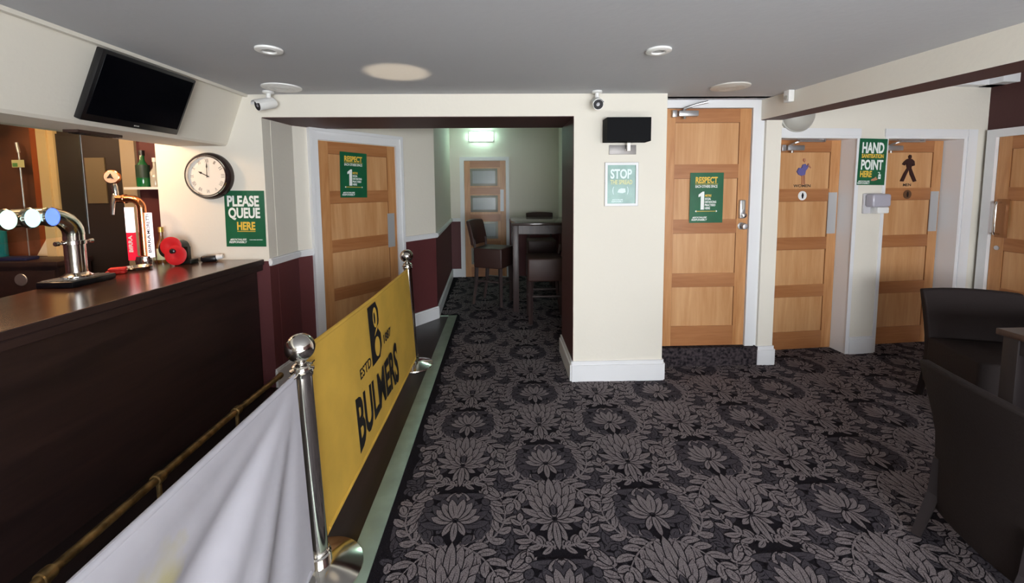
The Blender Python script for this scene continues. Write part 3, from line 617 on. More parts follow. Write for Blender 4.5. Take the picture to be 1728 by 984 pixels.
mb = MB(); text_mb(mb, 'SANITISATION', 0.0, 0.052, 0.215, 0.036, y, 0, 0.03); text_mb(mb, 'HERE', -0.053, -0.106, 0.115, 0.056, y, 0, 0.035); mb.build('yellow_lettering', INKY, p, smooth=False)
mb = MB(); mb.prism([(0.0, -0.165), (0.005, -0.150), (0.03, -0.142), (0.045, -0.130), (0.055, -0.133), (0.05, -0.142), (0.066, -0.146), (0.06, -0.156), (0.03, -0.165)], y-0.0008, y+0.0005, 0, 'y'); mb.build('hand_picture', SKIN, p, smooth=False)
mb = MB(); text_mb(mb, '+', 0.082, -0.128, 0.013, 0.013, y-0.0009, 0, 0.03); mb.build('cross', GREEN, p, smooth=False)
# framed poster
p = empty('framed_poster', 'framed poster with painted glass glare below the black wall lamp on the pillar', 'poster', (0.926, YF, 1.561))
mb = MB(); W, Hh = 0.254, 0.33
for a, b in (((-W/2, -Hh/2+.018), (-W/2+.018, Hh/2-.018)), ((W/2-.018, -Hh/2+.018), (W/2, Hh/2-.018)), ((-W/2, -Hh/2), (W/2, -Hh/2+.018)), ((-W/2, Hh/2-.018), (W/2, Hh/2))): mb.box((a[0], -0.014, a[1]), (b[0], 0, b[1]))
mb.build('frame', WHITE, p, smooth=False)
mb = MB()
for a, b in (((-W/2-.003, -Hh/2-.003), (-W/2, Hh/2+.003)), ((W/2, -Hh/2-.003), (W/2+.003, Hh/2+.003)), ((-W/2, -Hh/2-.003), (W/2, -Hh/2)), ((-W/2, Hh/2), (W/2, Hh/2+.003))): mb.box((a[0], -0.013, a[1]), (b[0], 0, b[1]))
mb.build('frame_edge', GREYPLASTIC, p, smooth=False)
mb = MB(); mb.box((-W/2+.018, -0.005, -Hh/2+.018), (W/2-.018, 0, Hh/2-.018)); s = mb.build('print', PALEGREEN, p, smooth=False)
mb = MB(); text_mb(mb, 'STOP', -0.002, 0.080, 0.165, 0.075, -0.005, 0, 0.03); text_mb(mb, ')', 0.05, -0.048, 0.012, 0.06, -0.005, 0, 0.02); text_mb(mb, '(', -0.062, -0.048, 0.012, 0.06, -0.005, 0, 0.02); mb.prism([(-.03, -.062), (-.02, -.038), (0.0, -.03), (.03, -.032), (.034, -.06), (.01, -.068)], -0.0058, -0.0045, 0, 'y'); hashline(mb, -0.03, -0.125, 0.09, 0.026, -0.005); mb.build('white_lettering', PALEW, s, smooth=False)
mb = MB(); text_mb(mb, 'THE SPREAD', 0.0, 0.017, 0.17, 0.036, -0.005, 0, 0.03); mb.build('yellow_lettering', PALEY, s, smooth=False)

# wall lamp
l = empty('wall_lamp', 'wall lamp with a black rectangular shade on the pillar', 'wall lamp', (0.94, YF, 1.83))
mb = MB(); mb.box((-0.112, -0.012, -0.042), (0.095, 0, 0.028), 0, 0.002); mb.build('back_plate', mat('lamp_plate', (150, 146, 144), 0.5, 0.5), l)
mb = MB(); mb.box((0.008, -0.06, -0.02), (0.03, -0.01, 0.0)); mb.box((0.008, -0.075, -0.02), (0.03, -0.05, 0.045)); mb.build('arm', CHROME, l, smooth=False)
mb = MB(); SH = [(-0.16, 0.045), (0.152, 0.045), (0.152, 0.215), (-0.16, 0.215)]
mb.box((-0.165, -0.15, 0.045), (0.157, -0.147, 0.215)); mb.box((-0.165, -0.02, 0.045), (0.157, -0.017, 0.215)); mb.box((-0.165, -0.147, 0.045), (-0.162, -0.02, 0.215)); mb.box((0.154, -0.147, 0.045), (0.157, -0.02, 0.215)); mb.box((-0.162, -0.147, 0.052), (0.154, -0.02, 0.055))
mb.build('shade', mat('black_shade', (13, 14, 17), 0.8, spec=0.2), l, smooth=False)

# CCTV cameras
def cctv(label, loc, aim):
    c = empty('security_camera', label, 'security camera', loc)
    mb = MB(); mb.lathe([(0, 0), (0.038, 0), (0.038, -0.012), (0.030, -0.016), (0.016, -0.018), (0.016, -0.075), (0, -0.08)], (0, 0, 0), (0, 0, 1), 0, 24); mb.build('mount', WHITEPL, c)
    a = Vector(aim).normalized(); o = Vector((0, 0, -0.088))-a*0.02
    mb = MB(); mb.lathe([(0, -0.03), (0.028, -0.028), (0.036, -0.015), (0.038, 0.10), (0.037, 0.103), (0.033, 0.103), (0.033, 0.085), (0, 0.085)], o, a, 0, 28); b = mb.build('body', WHITEPL, c)
    mb = MB(); mb.lathe([(0.0345, 0.085), (0.0345, 0.1035), (0.014, 0.1035), (0.014, 0.085)], o, a, 0, 28); mb.build('lens_ring', mat('camera_glass', (12, 8, 18), 0.45, spec=0.2), b)
    mb = MB(); mb.lathe([(0.011, 0.085), (0.011, 0.104), (0, 0.1045)], o, a, 0, 20); mb.build('lens', mat('lens_grey', (150, 150, 160), 0.2), b)
    # sun hood
    mb = MB(); side = a.cross(Vector((0, 0, 1))).normalized(); upp = side.cross(a); n = 10; pr = []
    for t in (-0.01, 0.125):
        pr.append([[mb.bm.verts.new(o+a*(t)+(side*math.cos(R(20+140*k/n))+upp*math.sin(R(20+140*k/n)))*rr) for k in range(n+1)] for rr in (0.040, 0.043)])
    for k in range(n):
        for j in (0, 1): mb.bm.faces.new((pr[0][j][k], pr[0][j][k+1], pr[1][j][k+1], pr[1][j][k]))
        for e in (0, 1): mb.bm.faces.new((pr[e][0][k], pr[e][0][k+1], pr[e][1][k+1], pr[e][1][k]))
    for k in (0, n): mb.bm.faces.new((pr[0][0][k], pr[1][0][k], pr[1][1][k], pr[0][1][k]))
    mb.build('hood', WHITEPL, b)
    return c
cctv('white bullet camera on the ceiling above the clock wall', (-1.655, 3.08, H0), (-0.55, -0.80, -0.30))
cctv('white bullet camera on the ceiling above the pillar lamp', (0.715, 3.10, H0), (-0.10, -0.95, -0.28))
# ceiling fittings
def downlight(label, x, y):
    r = empty('ceiling_downlight', label, 'downlight', (x, y, H0), group='recessed downlights')
    mb = MB(); mb.lathe([(0.036, -0.001), (0.064, -0.001), (0.064, -0.010), (0.050, -0.016), (0.036, -0.014), (0.034, -0.004)], (0, 0, 0), (0, 0, 1), 0, 32); mb.build('bezel', WHITEPL, r)
    mb = MB(); mb.lathe([(0, -0.006), (0.034, -0.006), (0.034, -0.0015), (0, -0.0015)], (0, 0, 0), (0, 0, 1), 0, 24); mb.build('lamp', mat('lamp_glass', (110, 104, 98), 0.2), r)
downlight('white recessed downlight in the ceiling right of the television', -1.148, 2.165); downlight('white recessed downlight in the ceiling above the pillar', 0.818, 2.175)
def disc(label, x, y, m, r=0.125):
    mb = MB(); mb.lathe([(0, -0.012), (r*0.93, -0.012), (r, -0.008), (r, 0.0), (0, 0)], (0, 0, 0), (0, 0, 1), 0, 40); o = mb.build('ceiling_speaker', m); o.location = (x, y, H0); tag(o, label, 'ceiling speaker')
    mb = MB()
    for k in (0.35, 0.65): mb.lathe([(r*k-0.004, -0.0132), (r*k+0.004, -0.0132), (r*k+0.004, -0.0118), (r*k-0.004, -0.0118)], (0, 0, 0), (0, 0, 1), 0, 32)
    mb.build('grille_ring', m, o)
disc('white round plate on the ceiling beside the left security camera', -1.495, 2.955, WHITEPL); disc('pale round plate flush in the ceiling above the tall step-up door', 1.63, 2.96, mat('cream_plastic', (205, 200, 192), 0.5), 0.13)
# motion sensor on beam
mb = MB(); mb.prism([(-0.025, -0.05), (0.025, -0.05), (0.028, -0.03), (0.028, 0.045), (0.02, 0.05), (-0.02, 0.05), (-0.028, 0.045), (-0.028, -0.03)], -0.045, 0.0, 0, 'y')
o = mb.build('motion_sensor', WHITEPL); o.location = (2.174, 3.10, 2.21); o.rotation_euler = (0, 0, -PI/2+R(4.8)); bv = o.modifiers.new('Bevel', 'BEVEL'); bv.width = 0.008; bv.segments = 3; tag(o, 'small white motion sensor on the side of the beam', 'sensor')
mb = MB(); mb.lathe([(0.018, 0.043), (0.017, 0.050), (0, 0.054)], (0, 0, -0.018), (0, -1, 0), 0, 16); mb.build('lens', GREYPLASTIC, o)
# domed lamp under the beam
lp = empty('bulkhead_lamp', 'grey domed wall lamp tucked below the beam over the first toilet door', 'wall lamp', tw(0.335, 0.0, 2.135), R(5))
mb = MB(); n = 28
def oval(mb, rx, rz, d, mi, k=8):
    rings = []
    for i in range(k+1):
        a = PI/2*i/k; s = math.cos(a)**0.8 if i < k else 0
        rings.append([mb.bm.verts.new((rx*s*math.cos(2*PI*j/n), -d*math.sin(a), rz*s*math.sin(2*PI*j/n))) for j in range(n)] if s > 1e-3 else [mb.bm.verts.new((0, -d, 0))])
    for A_, B_ in zip(rings, rings[1:]):
        for j in range(n):
            if len(B_) == 1: f = mb.bm.faces.new((A_[j], A_[(j+1) % n], B_[0]))
            else: f = mb.bm.faces.new((A_[j], A_[(j+1) % n], B_[(j+1) % n], B_[j]))
            f.material_index = mi
oval(mb, 0.15, 0.135, 0.10, 0); mb.build('diffuser', GREYPLASTIC, lp)
mb = MB(); mb.lathe([(0.158, 0.0), (0.158, 0.018), (0.148, 0.022), (0.148, 0.0)], (0, 0, 0), (0, -1, 0), 0, 32); o = mb.build('base_ring', GREYPLASTIC, lp); o.scale = (1, 1, 0.9)
# soap dispenser
sp = empty('sanitiser_dispenser', 'white wall dispenser with a clear grey tank under the sanitisation poster', 'dispenser', tw(1.105, 0.0, 1.375), R(5))
mb = MB(); mb.box((-0.095, -0.022, -0.09), (0.09, 0, 0.09), 0, 0.008); mb.build('back_plate', mat('grey_plate', (200, 198, 202), 0.4), sp)
mb = MB(); mb.box((-0.09, -0.10, -0.03), (0.092, -0.02, 0.085), 0, 0.02, 4); mb.build('tank', mat('grey_tank', (172, 170, 182), 0.15), sp)
mb = MB(); mb.box((-0.03, -0.09, -0.085), (0.085, -0.015, -0.03), 0, 0.01); mb.build('push_bar', WHITEPL, sp)
# emergency lamp over the far door
el = empty('emergency_lamp', 'lit white emergency light over the far glazed door', 'emergency light', (-0.32, 7.1, 2.395))
mb = MB(); mb.box((-0.205, -0.03, -0.085), (0.205, 0, 0.085), 0, 0.006); mb.build('housing', WHITEPL, el)
mb = MB(); mb.box((-0.195, -0.075, -0.07), (0.195, -0.028, 0.07), 0, 0.012, 3); mb.build('diffuser', mat('lit_diffuser', (240, 255, 248), 0.4, emit=(205, 255, 232), estr=15.0), el)

# ------------------------------------------------------------------ crowd barrier
def post(label, base, top, s=1.0):
    p = empty('barrier_post', label, 'barrier post', base); t = Vector((top[0]-base[0], top[1]-base[1], top[2])); L = t.length; a = t.normalized()
    mb = MB(); mb.lathe([(0, 0), (0.160, 0), (0.163, 0.006), (0.160, 0.014), (0.125, 0.026), (0.08, 0.038), (0.045, 0.046), (0, 0.05)], (0, 0, 0), (0, 0, 1), 0, 48); mb.build('base_plate', CHROME, p)
    mb = MB(); mb.lathe([(0.044, 0.035), (0.044, 0.085), (0.038, 0.09), (0.040, 0.10), (0.037, 0.104), (0, 0.105)], (0, 0, 0), a, 0, 28); mb.build('base_collar', CHROME, p)
    mb = MB(); mb.lathe([(0, 0.05), (0.034, 0.05), (0.034, L-0.10), (0, L-0.10)], (0, 0, 0), a, 0, 28); mb.build('pole', CHROME, p)
    mb = MB(); mb.lathe([(0, L-0.115), (0.038, L-0.112), (0.039, L-0.10), (0.031, L-0.095), (0.044, L-0.09), (0.044, L-0.083), (0.030, L-0.078), (0.036, L-0.068), (0.024, L-0.06), (0, L-0.058)], (0, 0, 0), a, 0, 28); mb.build('top_collar', CHROME, p)
    mb = MB(); r = 0.055; mb.lathe([(0.016, L-0.068)]+[(r*math.sin(R(k)), L-r*math.cos(R(k))) for k in range(20, 176, 12)]+[(0, L+r)], (0, 0, 0), a, 0, 32); mb.build('ball_finial', CHROME, p)
    for sg in (-1, 1):
        mb = MB(); c = a*(L-0.0865); mb.box((c.x-0.012, min(sg*0.03, sg*0.085)+c.y, c.z-0.004), (c.x+0.012, max(sg*0.03, sg*0.085)+c.y, c.z+0.004), 0, 0.002); mb.tube([(c.x, c.y+sg*0.078, c.z+0.003), (c.x, c.y+sg*0.078, c.z-0.03)], 0.006, 0, 10); mb.build('hook', CHROME, p)
    return p
post('near chrome barrier post between the white and yellow banners', (-0.742, 1.575, 0), (-0.785, 1.585, 0.935)); post('far chrome barrier post at the end of the yellow banner', (-0.770, 3.53, 0), (-0.811, 3.535, 0.968))
def banner(name, label, y0, y1, ztop, zbot, xt, xb, m, fold=0.0):
    """canvas sheet in the YZ plane, root at its near lower corner"""
    root = empty(name, label, 'banner', (xb, y0, 0)); mb = MB(); NY, NZ = 96, 40; g = []
    for sd_ in (0.0, 0.003):
        rows = []
        for i in range(NY+1):
            u = i/NY; row = []
            for j in range(NZ+1):
                v = j/NZ; zt = ztop[0]*(1-u)+ztop[1]*u-0.012*math.sin(PI*u); zb = zbot[0]*(1-u)+zbot[1]*u+0.006*math.sin(3*PI*u)
                x = (xt-xb)*v; k = fold
                dy = (1-u)*(y1-y0); dz = (1-v)*0.79; ph = math.atan2(dz, dy+0.02); rr = math.hypot(dy, dz)
                x += k*(1-u**10)*(1-v**12)*(0.040*min(rr, 0.55)*math.sin(8.5*ph+0.6)+0.018*min(rr, 0.6)*math.sin(19*ph+1.5)+0.010*math.sin(5.0*dy+3.0*v))
                x += (1-fold)*0.003*math.sin(7*u)*math.sin(PI*v)
                row.append(mb.bm.verts.new((x+sd_, (y1-y0)*u, zb+(zt-zb)*v)))
            rows.append(row)
        g.append(rows)
    for s_ in (0, 1):
        for i in range(NY):
            for j in range(NZ): mb.bm.faces.new((g[s_][i][j], g[s_][i+1][j], g[s_][i+1][j+1], g[s_][i][j+1]))
    for i in range(NY):
        for j in (0, NZ): mb.bm.faces.new((g[0][i][j], g[0][i+1][j], g[1][i+1][j], g[1][i][j]))
    for j in range(NZ):
        for i in (0, NY): mb.bm.faces.new((g[0][i][j], g[0][i][j+1], g[1][i][j+1], g[1][i][j]))
    sheet = mb.build('sheet', m, root)
    for nm, z0, z1, dx in (('top_hem', ztop[0], ztop[1], xt-xb), ('bottom_hem', zbot[0]+0.03, zbot[1]+0.03, 0)):
        mb = MB(); mb.tube([(dx, 0.03, z0-0.012), (dx, (y1-y0)/2, (z0+z1)/2-0.024), (dx, (y1-y0)-0.03, z1-0.012)], 0.010, 0, 12); mb.build(nm, m, root)
    return root
yb = banner('barrier_banner', 'yellow canvas banner with black cider lettering', 1.635, 3.475, (0.915, 0.872), (0.095, 0.08), -0.795, -0.745, YELLOW)
wb = banner('barrier_banner', 'white canvas banner with a faint yellow stain', -0.35, 1.515, (0.88, 0.862), (0.08, 0.07), -0.775, -0.742, CANVAS, 1.0)
# lettering on the yellow banner: built in a plane facing +X
mb = MB(); y00 = 1.635
text_mb(mb, 'BULMERS', 2.49-y00, 0.315, 0.83, 0.225, 0, 0, 0.03, th=0.001)
for v in mb.bm.verts:   # letters of the name grow towards both ends
    t = (v.co.x-(2.49-y00))/0.40; v.co.z = 0.315+(v.co.z-0.315)*(1.0+0.30*t*t)
text_mb(mb, 'ESTD', 2.27-y00, 0.545, 0.185, 0.058, 0, 0, 0.01, th=0.001); text_mb(mb, '1887', 2.72-y00, 0.570, 0.165, 0.058, 0, 0, 0.01, th=0.001)
for v in mb.bm.verts: v.co = Vector((-v.co.y, v.co.x, v.co.z))
lt = mb.build('lettering', INKK, yb, smooth=False)
def emblem():
    mb = MB(); cx = 2.485-y00; cz = 0.675
    B_ = [(-0.10, -0.175), (0.05, -0.175), (0.098, -0.12), (0.10, -0.04), (0.055, 0.005), (0.085, 0.05), (0.088, 0.12), (0.05, 0.175), (-0.10, 0.175)]
    mb.prism([(cx+x, cz+z) for x, z in B_], 0.0005, 0.0015, 0, 'x')
    def ov(ox, oz, rx, rz, mi, x0): mb.prism([(cx+ox+rx*math.cos(R(k)), cz+oz+rz*math.sin(R(k))) for k in range(0, 360, 15)], 0.0013, x0, mi, 'x')
    ov(0.015, -0.095, 0.048, 0.060, 1, 0.0022); ov(0.018, 0.085, 0.038, 0.062, 1, 0.0022); ov(0.004, 0.085, 0.016, 0.036, 0, 0.0026)
    mb.prism([(cx-0.02, cz-0.02), (cx+0.03, cz+0.02), (cx+0.075, cz+0.03), (cx+0.03, cz+0.002)], 0.0013, 0.0026, 1, 'x')
    return mb.build('emblem', [INKK, YELLOW], yb, smooth=False)
em = emblem()
for o in (lt, em):   # follow the lean of the sheet
    for v in o.data.vertices: v.co.x += 0.0062+(-0.05)*(v.co.z-0.09)/0.81

# ------------------------------------------------------------------ things on and behind the bar
ZB = 1.017
tray = MB().box((-0.10, -0.13, 0), (0.10, 0.13, 0.035), 0, 0.008).build('drip_tray', BLACK); tray.location = (-2.44, 2.42, ZB); tag(tray, 'black drip tray under the chrome beer font', 'drip tray')
mb = MB()
for i in range(6): mb.box((-0.085+0.03*i, -0.115, 0.034), (-0.077+0.03*i, 0.115, 0.038))
mb.build('grid', STEEL, tray, smooth=False)
f1 = empty('beer_font', 'curved chrome beer font with lit round badges on a drip tray', 'beer font', (-2.44, 2.42, ZB+0.036))
arc = [(0, 0, 0.02), (0, 0, 0.12), (0, 0, 0.25)]+[(0, -0.13+0.13*math.cos(R(a)), 0.25+0.11*math.sin(R(a))) for a in range(15, 91, 15)]+[(0, -0.4, 0.36), (0, -0.75, 0.36)]
mb = MB(); mb.tube(arc, 0.046, 0, 24); mb.build('pipe', CHROME, f1)
mb = MB(); mb.lathe([(0.07, 0), (0.07, 0.012), (0.055, 0.02), (0.047, 0.03), (0.047, 0)]); mb.build('flange', CHROME, f1)
mb = MB(); mb.lathe([(0.047, 0.19), (0.052, 0.192), (0.052, 0.212), (0.047, 0.214)]); mb.tube([(-0.02, -0.075, 0.202), (0.02, 0.075, 0.202)], 0.006, 0, 10); mb.lathe([(0, -0.012), (0.013, -0.008), (0.013, 0.008), (0, 0.012)], (-0.02, -0.075, 0.202), (0, 1, 0), 0, 16); mb.lathe([(0, -0.012), (0.013, -0.008), (0.013, 0.008), (0, 0.012)], (0.02, 0.075, 0.202), (0, 1, 0), 0, 16); mb.build('clamp', CHROME, f1)
for yy, nm, em_ in ((-0.17, 'blue', (70, 112, 255)), (-0.265, 'cyan', (190, 240, 255)), (-0.37, 'pale', (215, 255, 240))):
    ax = Vector((0.97, 0.2, 0.02)).normalized(); o0 = Vector((0.03, yy, 0.358))
    mb = MB(); mb.lathe([(0.03, 0), (0.050, 0.012), (0.054, 0.028), (0.047, 0.036), (0.047, 0.030)], o0, ax, 0, 32); b = mb.build('badge_rim', CHROME, f1)
    mb = MB(); mb.lathe([(0.047, 0.028), (0.042, 0.036), (0, 0.040)], o0, ax, 0, 32); mb.build('badge_light', mat('badge_light_'+nm, (230, 240, 255), 0.3, emit=em_, estr=1.5), b)
# copper font
f2 = empty('beer_font', 'tall copper beer font with a round badge and lit name boards', 'beer font', (-2.565, 3.03, ZB))
mb = MB(); mb.lathe([(0.055, 0), (0.058, 0.03), (0.052, 0.06), (0.04, 0.065), (0, 0.066)]); mb.build('base', CHROME, f2)
mb = MB(); mb.tube([(0, 0, 0.06), (0, 0, 0.40)]+[(-0.07+0.07*math.cos(R(a)), 0, 0.40+0.07*math.sin(R(a))) for a in range(15, 91, 15)]+[(-0.17, -0.01, 0.472)], 0.027, 0, 20); mb.lathe([(0.03, 0), (0.033, 0.004), (0.033, 0.014), (0.03, 0.018)], (-0.10, 0, 0.4705), (-1, 0, 0)); mb.build('pipe', COPPER, f2)
mb = MB(); mb.tube([(-0.16, -0.01, 0.49), (-0.165, -0.012, 0.56), (-0.165, -0.012, 0.58)], [0.017, 0.02, 0.014], 0, 14); mb.tube([(-0.165, -0.012, 0.50), (-0.16, -0.04, 0.44), (-0.155, -0.055, 0.36)], [0.018, 0.014, 0.010], 0, 14); mb.build('tap', CHROME, f2)
mb = MB(); mb.lathe([(0, -0.01), (0.045, -0.008), (0.05, 0.0), (0.048, 0.014), (0.042, 0.018), (0, 0.018)], (-0.168, -0.015, 0.625), (0.25, -1, 0)); b = mb.build('badge', COPPER, f2)
mb = MB(); mb.lathe([(0.042, 0.0175), (0.042, 0.0195), (0, 0.02)], (-0.168, -0.015, 0.625), (0.25, -1, 0)); mb.build('badge_face', mat('badge_face', (196, 170, 156), 0.4), b)
mb = MB(); mb.prism([(-0.188, 0.615), (-0.172, 0.635), (-0.162, 0.648), (-0.156, 0.632), (-0.144, 0.612), (-0.166, 0.622)], -0.042, -0.036, 0, 'y'); mb.build('badge_mark', INKK, b, smooth=False)
REDL = mat('red_sign', (200, 30, 50), 0.4, emit=(220, 30, 60), estr=0.6); WL = mat('lit_sign', (240, 230, 235), 0.4, emit=(255, 236, 240), estr=1.1)
mb = MB(); mb.box((-0.105, -0.02, 0.03), (-0.055, 0.0, 0.23), 0); mb.box((-0.105, -0.02, 0.23), (-0.055, 0.0, 0.41), 1); s = mb.build('name_board', [REDL, WL], f2, smooth=False)
mb = MB(); text_mb(mb, 'BIRRA', -0.08, 0.15, 0.12, 0.028, -0.020, 0, 0.03, rot=PI/2); mb.build('lettering', INKW, s, smooth=False)
mb = MB(); mb.box((0.034, -0.02, 0.05), (0.068, 0.0, 0.37), 0); s = mb.build('name_board', WL, f2, smooth=False)
mb = MB(); text_mb(mb, 'BIRRA', 0.051, 0.15, 0.13, 0.022, -0.020, 0, 0.02, rot=PI/2); text_mb(mb, 'MORETTI', 0.051, 0.29, 0.14, 0.022, -0.020, 0, 0.02, rot=PI/2); mb.build('lettering', INKK, s, smooth=False)
# poppy tin
pt = empty('collection_tin', 'dark collection tin with a big red poppy front on the bar end', 'collection tin', (-2.295, 3.03, ZB))
mb = MB(); mb.lathe([(0, 0), (0.052, 0), (0.054, 0.004), (0.054, 0.14), (0.05, 0.145), (0, 0.145)], (-0.045, 0.07, 0.11), (-0.25, -1, 0.0)); mb.box((-0.05, -0.03, 0), (0.07, 0.05, 0.03), 0, 0.006); mb.box((-0.02, 0.0, 0.02), (0.03, 0.03, 0.12)); mb.build('tin', mat('tin_black', (30, 32, 28), 0.3), pt)
mb = MB(); ax = Vector((0.12, -1, 0.08))
mb.lathe([(0, 0), (0.066, 0.004), (0.068, 0.012), (0.05, 0.018), (0.02, 0.010), (0, 0.008)], (-0.02, -0.075, 0.135), ax); mb.build('petal', RED, pt)
mb = MB(); mb.lathe([(0, 0), (0.068, 0.004), (0.070, 0.012), (0.05, 0.018), (0.02, 0.010), (0, 0.008)], (0.018, -0.088, 0.075), ax); mb.build('petal', RED, pt)
mb = MB(); mb.lathe([(0.018, 0.006), (0.017, 0.022), (0.008, 0.026), (0, 0.024)], (0.003, -0.090, 0.105), ax, 0, 16); mb.build('centre', BLACK, pt)
mb = MB(); mb.box((-0.055, -0.02, 0), (0.05, 0.03, 0.045), 0, 0.015, 3); o = mb.build('card_reader', BLACK); o.location = (-2.155, 3.09, ZB); o.rotation_euler = (0, 0, R(15)); tag(o, 'small black gadget with a white end right of the poppy tin', 'gadget')
mb = MB(); mb.tube([(0.045, 0.005, 0.03), (0.085, 0.005, 0.035)], [0.022, 0.016], 0, 14); mb.build('end_cap', WHITEPL, o)
mb = MB(); mb.box((-0.05, -0.035, 0), (0.05, 0.035, 0.022), 0, 0.01, 3); mb.box((-0.035, -0.03, 0.02), (0.052, 0.03, 0.04), 0, 0.009, 3); o = mb.build('bar_cloth', mat('red_cloth', (214, 40, 34), 0.6, bump=0.4, bscale=40)); o.location = (-2.46, 2.68, ZB); o.rotation_euler = (0, 0, R(30)); tag(o, 'folded red cloth on the bar behind the chrome font', 'cloth')
mb = MB(); mb.lathe([(0, 0), (0.06, 0), (0.075, 0.02), (0.07, 0.022), (0.055, 0.006), (0, 0.005)]); o = mb.build('metal_dish', CHROME); o.location = (-2.45, 2.83, ZB); tag(o, 'shallow round chrome dish on the bar before the copper font', 'dish')
# bottles
def bottle(label, loc, body, neck_r, h, r, glassm, capm, labm=None, lz=(0.25, 0.6)):
    b = empty('bottle', label, 'bottle', loc)
    mb = MB(); mb.lathe([(0, 0), (r*0.95, 0), (r, 0.01), (r, h*body), (neck_r*1.3, h*(body+0.14)), (neck_r, h*(body+0.2)), (neck_r, h*0.93), (0, h*0.93)]); mb.build('glass', glassm, b)
    mb = MB(); mb.lathe([(0, h*0.86), (neck_r*1.25, h*0.86), (neck_r*1.25, h), (0, h)], n=20); mb.build('cap', capm, b)
    if labm:
        mb = MB(); mb.lathe([(r*1.01, h*lz[0]), (r*1.012, h*lz[1])]); 
        mb.build('paper_label', labm, b)
    return b
GG = mat('green_glass', (16, 96, 52), 0.08, spec=0.8); AMB = mat('amber_glass', (120, 74, 30), 0.1, spec=0.8); TEAL = mat('teal_glass', (24, 104, 110), 0.1)
mb = MB(); mb.box((-3.04, 3.44, 1.553), (-2.57, 3.6, 1.573)); o = mb.build('bottle_shelf', WHITE, smooth=False); tag(o, 'small white shelf on the maroon wall behind the bar', 'shelf')
mb = MB(); mb.box((-3.035, 3.45, 1.30), (-3.025, 3.6, 1.553)) ; mb.bm.free()
bottle('green spirit bottle on the small white shelf', (-2.945, 3.52, 1.573), 0.55, 0.017, 0.30, 0.046, GG, BLACK, mat('dark_label', (20, 50, 36), 0.5))
bottle('clear bottle at the right end of the small white shelf', (-2.855, 3.53, 1.573), 0.5, 0.012, 0.24, 0.035, mat('clear_bottle', (170, 170, 160), 0.1), WHITEPL)
bottle('small amber bottle with a pale label behind the poppy tin', (-2.50, 3.10, ZB), 0.5, 0.013, 0.26, 0.034, AMB, mat('gold_foil', (196, 160, 80), 0.3, 0.8), mat('pale_label', (196, 196, 150), 0.5), (0.08, 0.4))
# cabinet behind the bar
cb = empty('back_cabinet', 'dark wooden cabinet behind the bar at the far left', 'cabinet', (-3.46, 3.3, 0))
mb = MB(); mb.box((-1.2, 0, 0), (0, 0.25, 0.96)); mb.build('carcass', DARKWOOD, cb, smooth=False)
mb = MB(); mb.box((-1.22, -0.03, 0.96), (0.015, 0.255, 1.0), 0, 0.006); mb.build('worktop', DARKWOOD, cb)
for x0 in (-1.17, -0.58):
    mb = MB(); mb.box((x0, -0.018, 0.1), (x0+0.55, 0, 0.93), 0, 0.004); dd = mb.build('cabinet_door', DARKWOOD, cb)
    mb = MB(); mb.lathe([(0.0, 0.006), (0.045, 0.005), (0.048, 0.0)], (x0+0.30, -0.018, 0.86), (0, -1, 0)); hh_ = mb.build('pull', STEEL, dd); 
bottle('teal bottle standing at the far left on the dark cabinet', (-4.02, 3.40, 1.0), 0.6, 0.02, 0.42, 0.05, TEAL, BLACK)
op = empty('hanging_price_card', 'small printed card on a hanging rod behind the bar', 'card', (-3.90, 3.50, 1.0))
mb = MB(); mb.tube([(0, 0, 0.42), (0.0, 0, 0.86)], 0.006, 0, 10); mb.tube([(0.0, 0, 0.86), (-0.01, 0, 0.94)], 0.011, 0, 10); mb.tube([(0, 0, 0.0), (0, 0, 0.42)], 0.004, 0, 8); mb.build('rod', STEEL, op)
mb = MB(); mb.box((-0.05, -0.012, 0.74), (0.045, -0.009, 0.80), 0); mb.box((-0.045, -0.0125, 0.745), (-0.005, -0.009, 0.775), 1); mb.build('card', [mat('card_cream', (214, 206, 150), 0.5), mat('card_green', (80, 130, 70), 0.5)], op, smooth=False)
mb = MB(); mb.box((-0.12, -0.05, 0), (0.12, 0.05, 0.028), 0, 0.008); o = mb.build('folder', mat('dark_blue_cover', (30, 32, 64), 0.5)); o.location = (-3.86, 3.38, 1.0); tag(o, 'dark blue flat folder on the cabinet behind the bar', 'folder')
mb = MB(); mb.prism([(-0.10, 0.0), (0.10, 0.0), (0.10, 0.24), (0.06, 0.25)], -0.004, 0.0, 0, 'y'); o = mb.build('paper_sheet', mat('cream_paper', (226, 206, 176), 0.6), smooth=False); o.location = (-3.83, 3.585, 1.0); tag(o, 'cream paper sheet leaning on the panelling above the blue folder', 'paper')
mb = MB(); mb.box((-3.46, 3.575, 1.44), (-3.30, 3.586, 1.82)); o = mb.build('notice_board', mat('dull_board', (104, 92, 68), 0.6), smooth=False); tag(o, 'pale dull panel in the dark doorway behind the bar', 'notice board')

# ------------------------------------------------------------------ high table and stools in the passage
t = empty('high_table', 'tall dark wooden table in the passage beyond the opening', 'table', (0.14, 5.02, 0))
mb = MB(); mb.box((-0.01, -0.01, 1.075), (0.82, 0.95, 1.11), 0, 0.006); mb.build('tabletop', mat('glossy_table', (64, 52, 50), 0.12), t)
mb = MB(); mb.box((0.04, 0.02, 0.97), (0.78, 0.04, 1.075)); mb.box((0.04, 0.90, 0.97), (0.78, 0.92, 1.075)); mb.box((0.02, 0.04, 0.97), (0.04, 0.90, 1.075)); mb.box((0.77, 0.04, 0.97), (0.79, 0.90, 1.075)); mb.build('apron', LEGWOOD, t, smooth=False)
for x, y in ((0, 0), (0.735, 0), (0, 0.87), (0.735, 0.87)):
    mb = MB(); mb.box((x, y, 0), (x+0.072, y+0.072, 1.075), 0, 0.004); mb.build('leg', LEGWOOD, t)
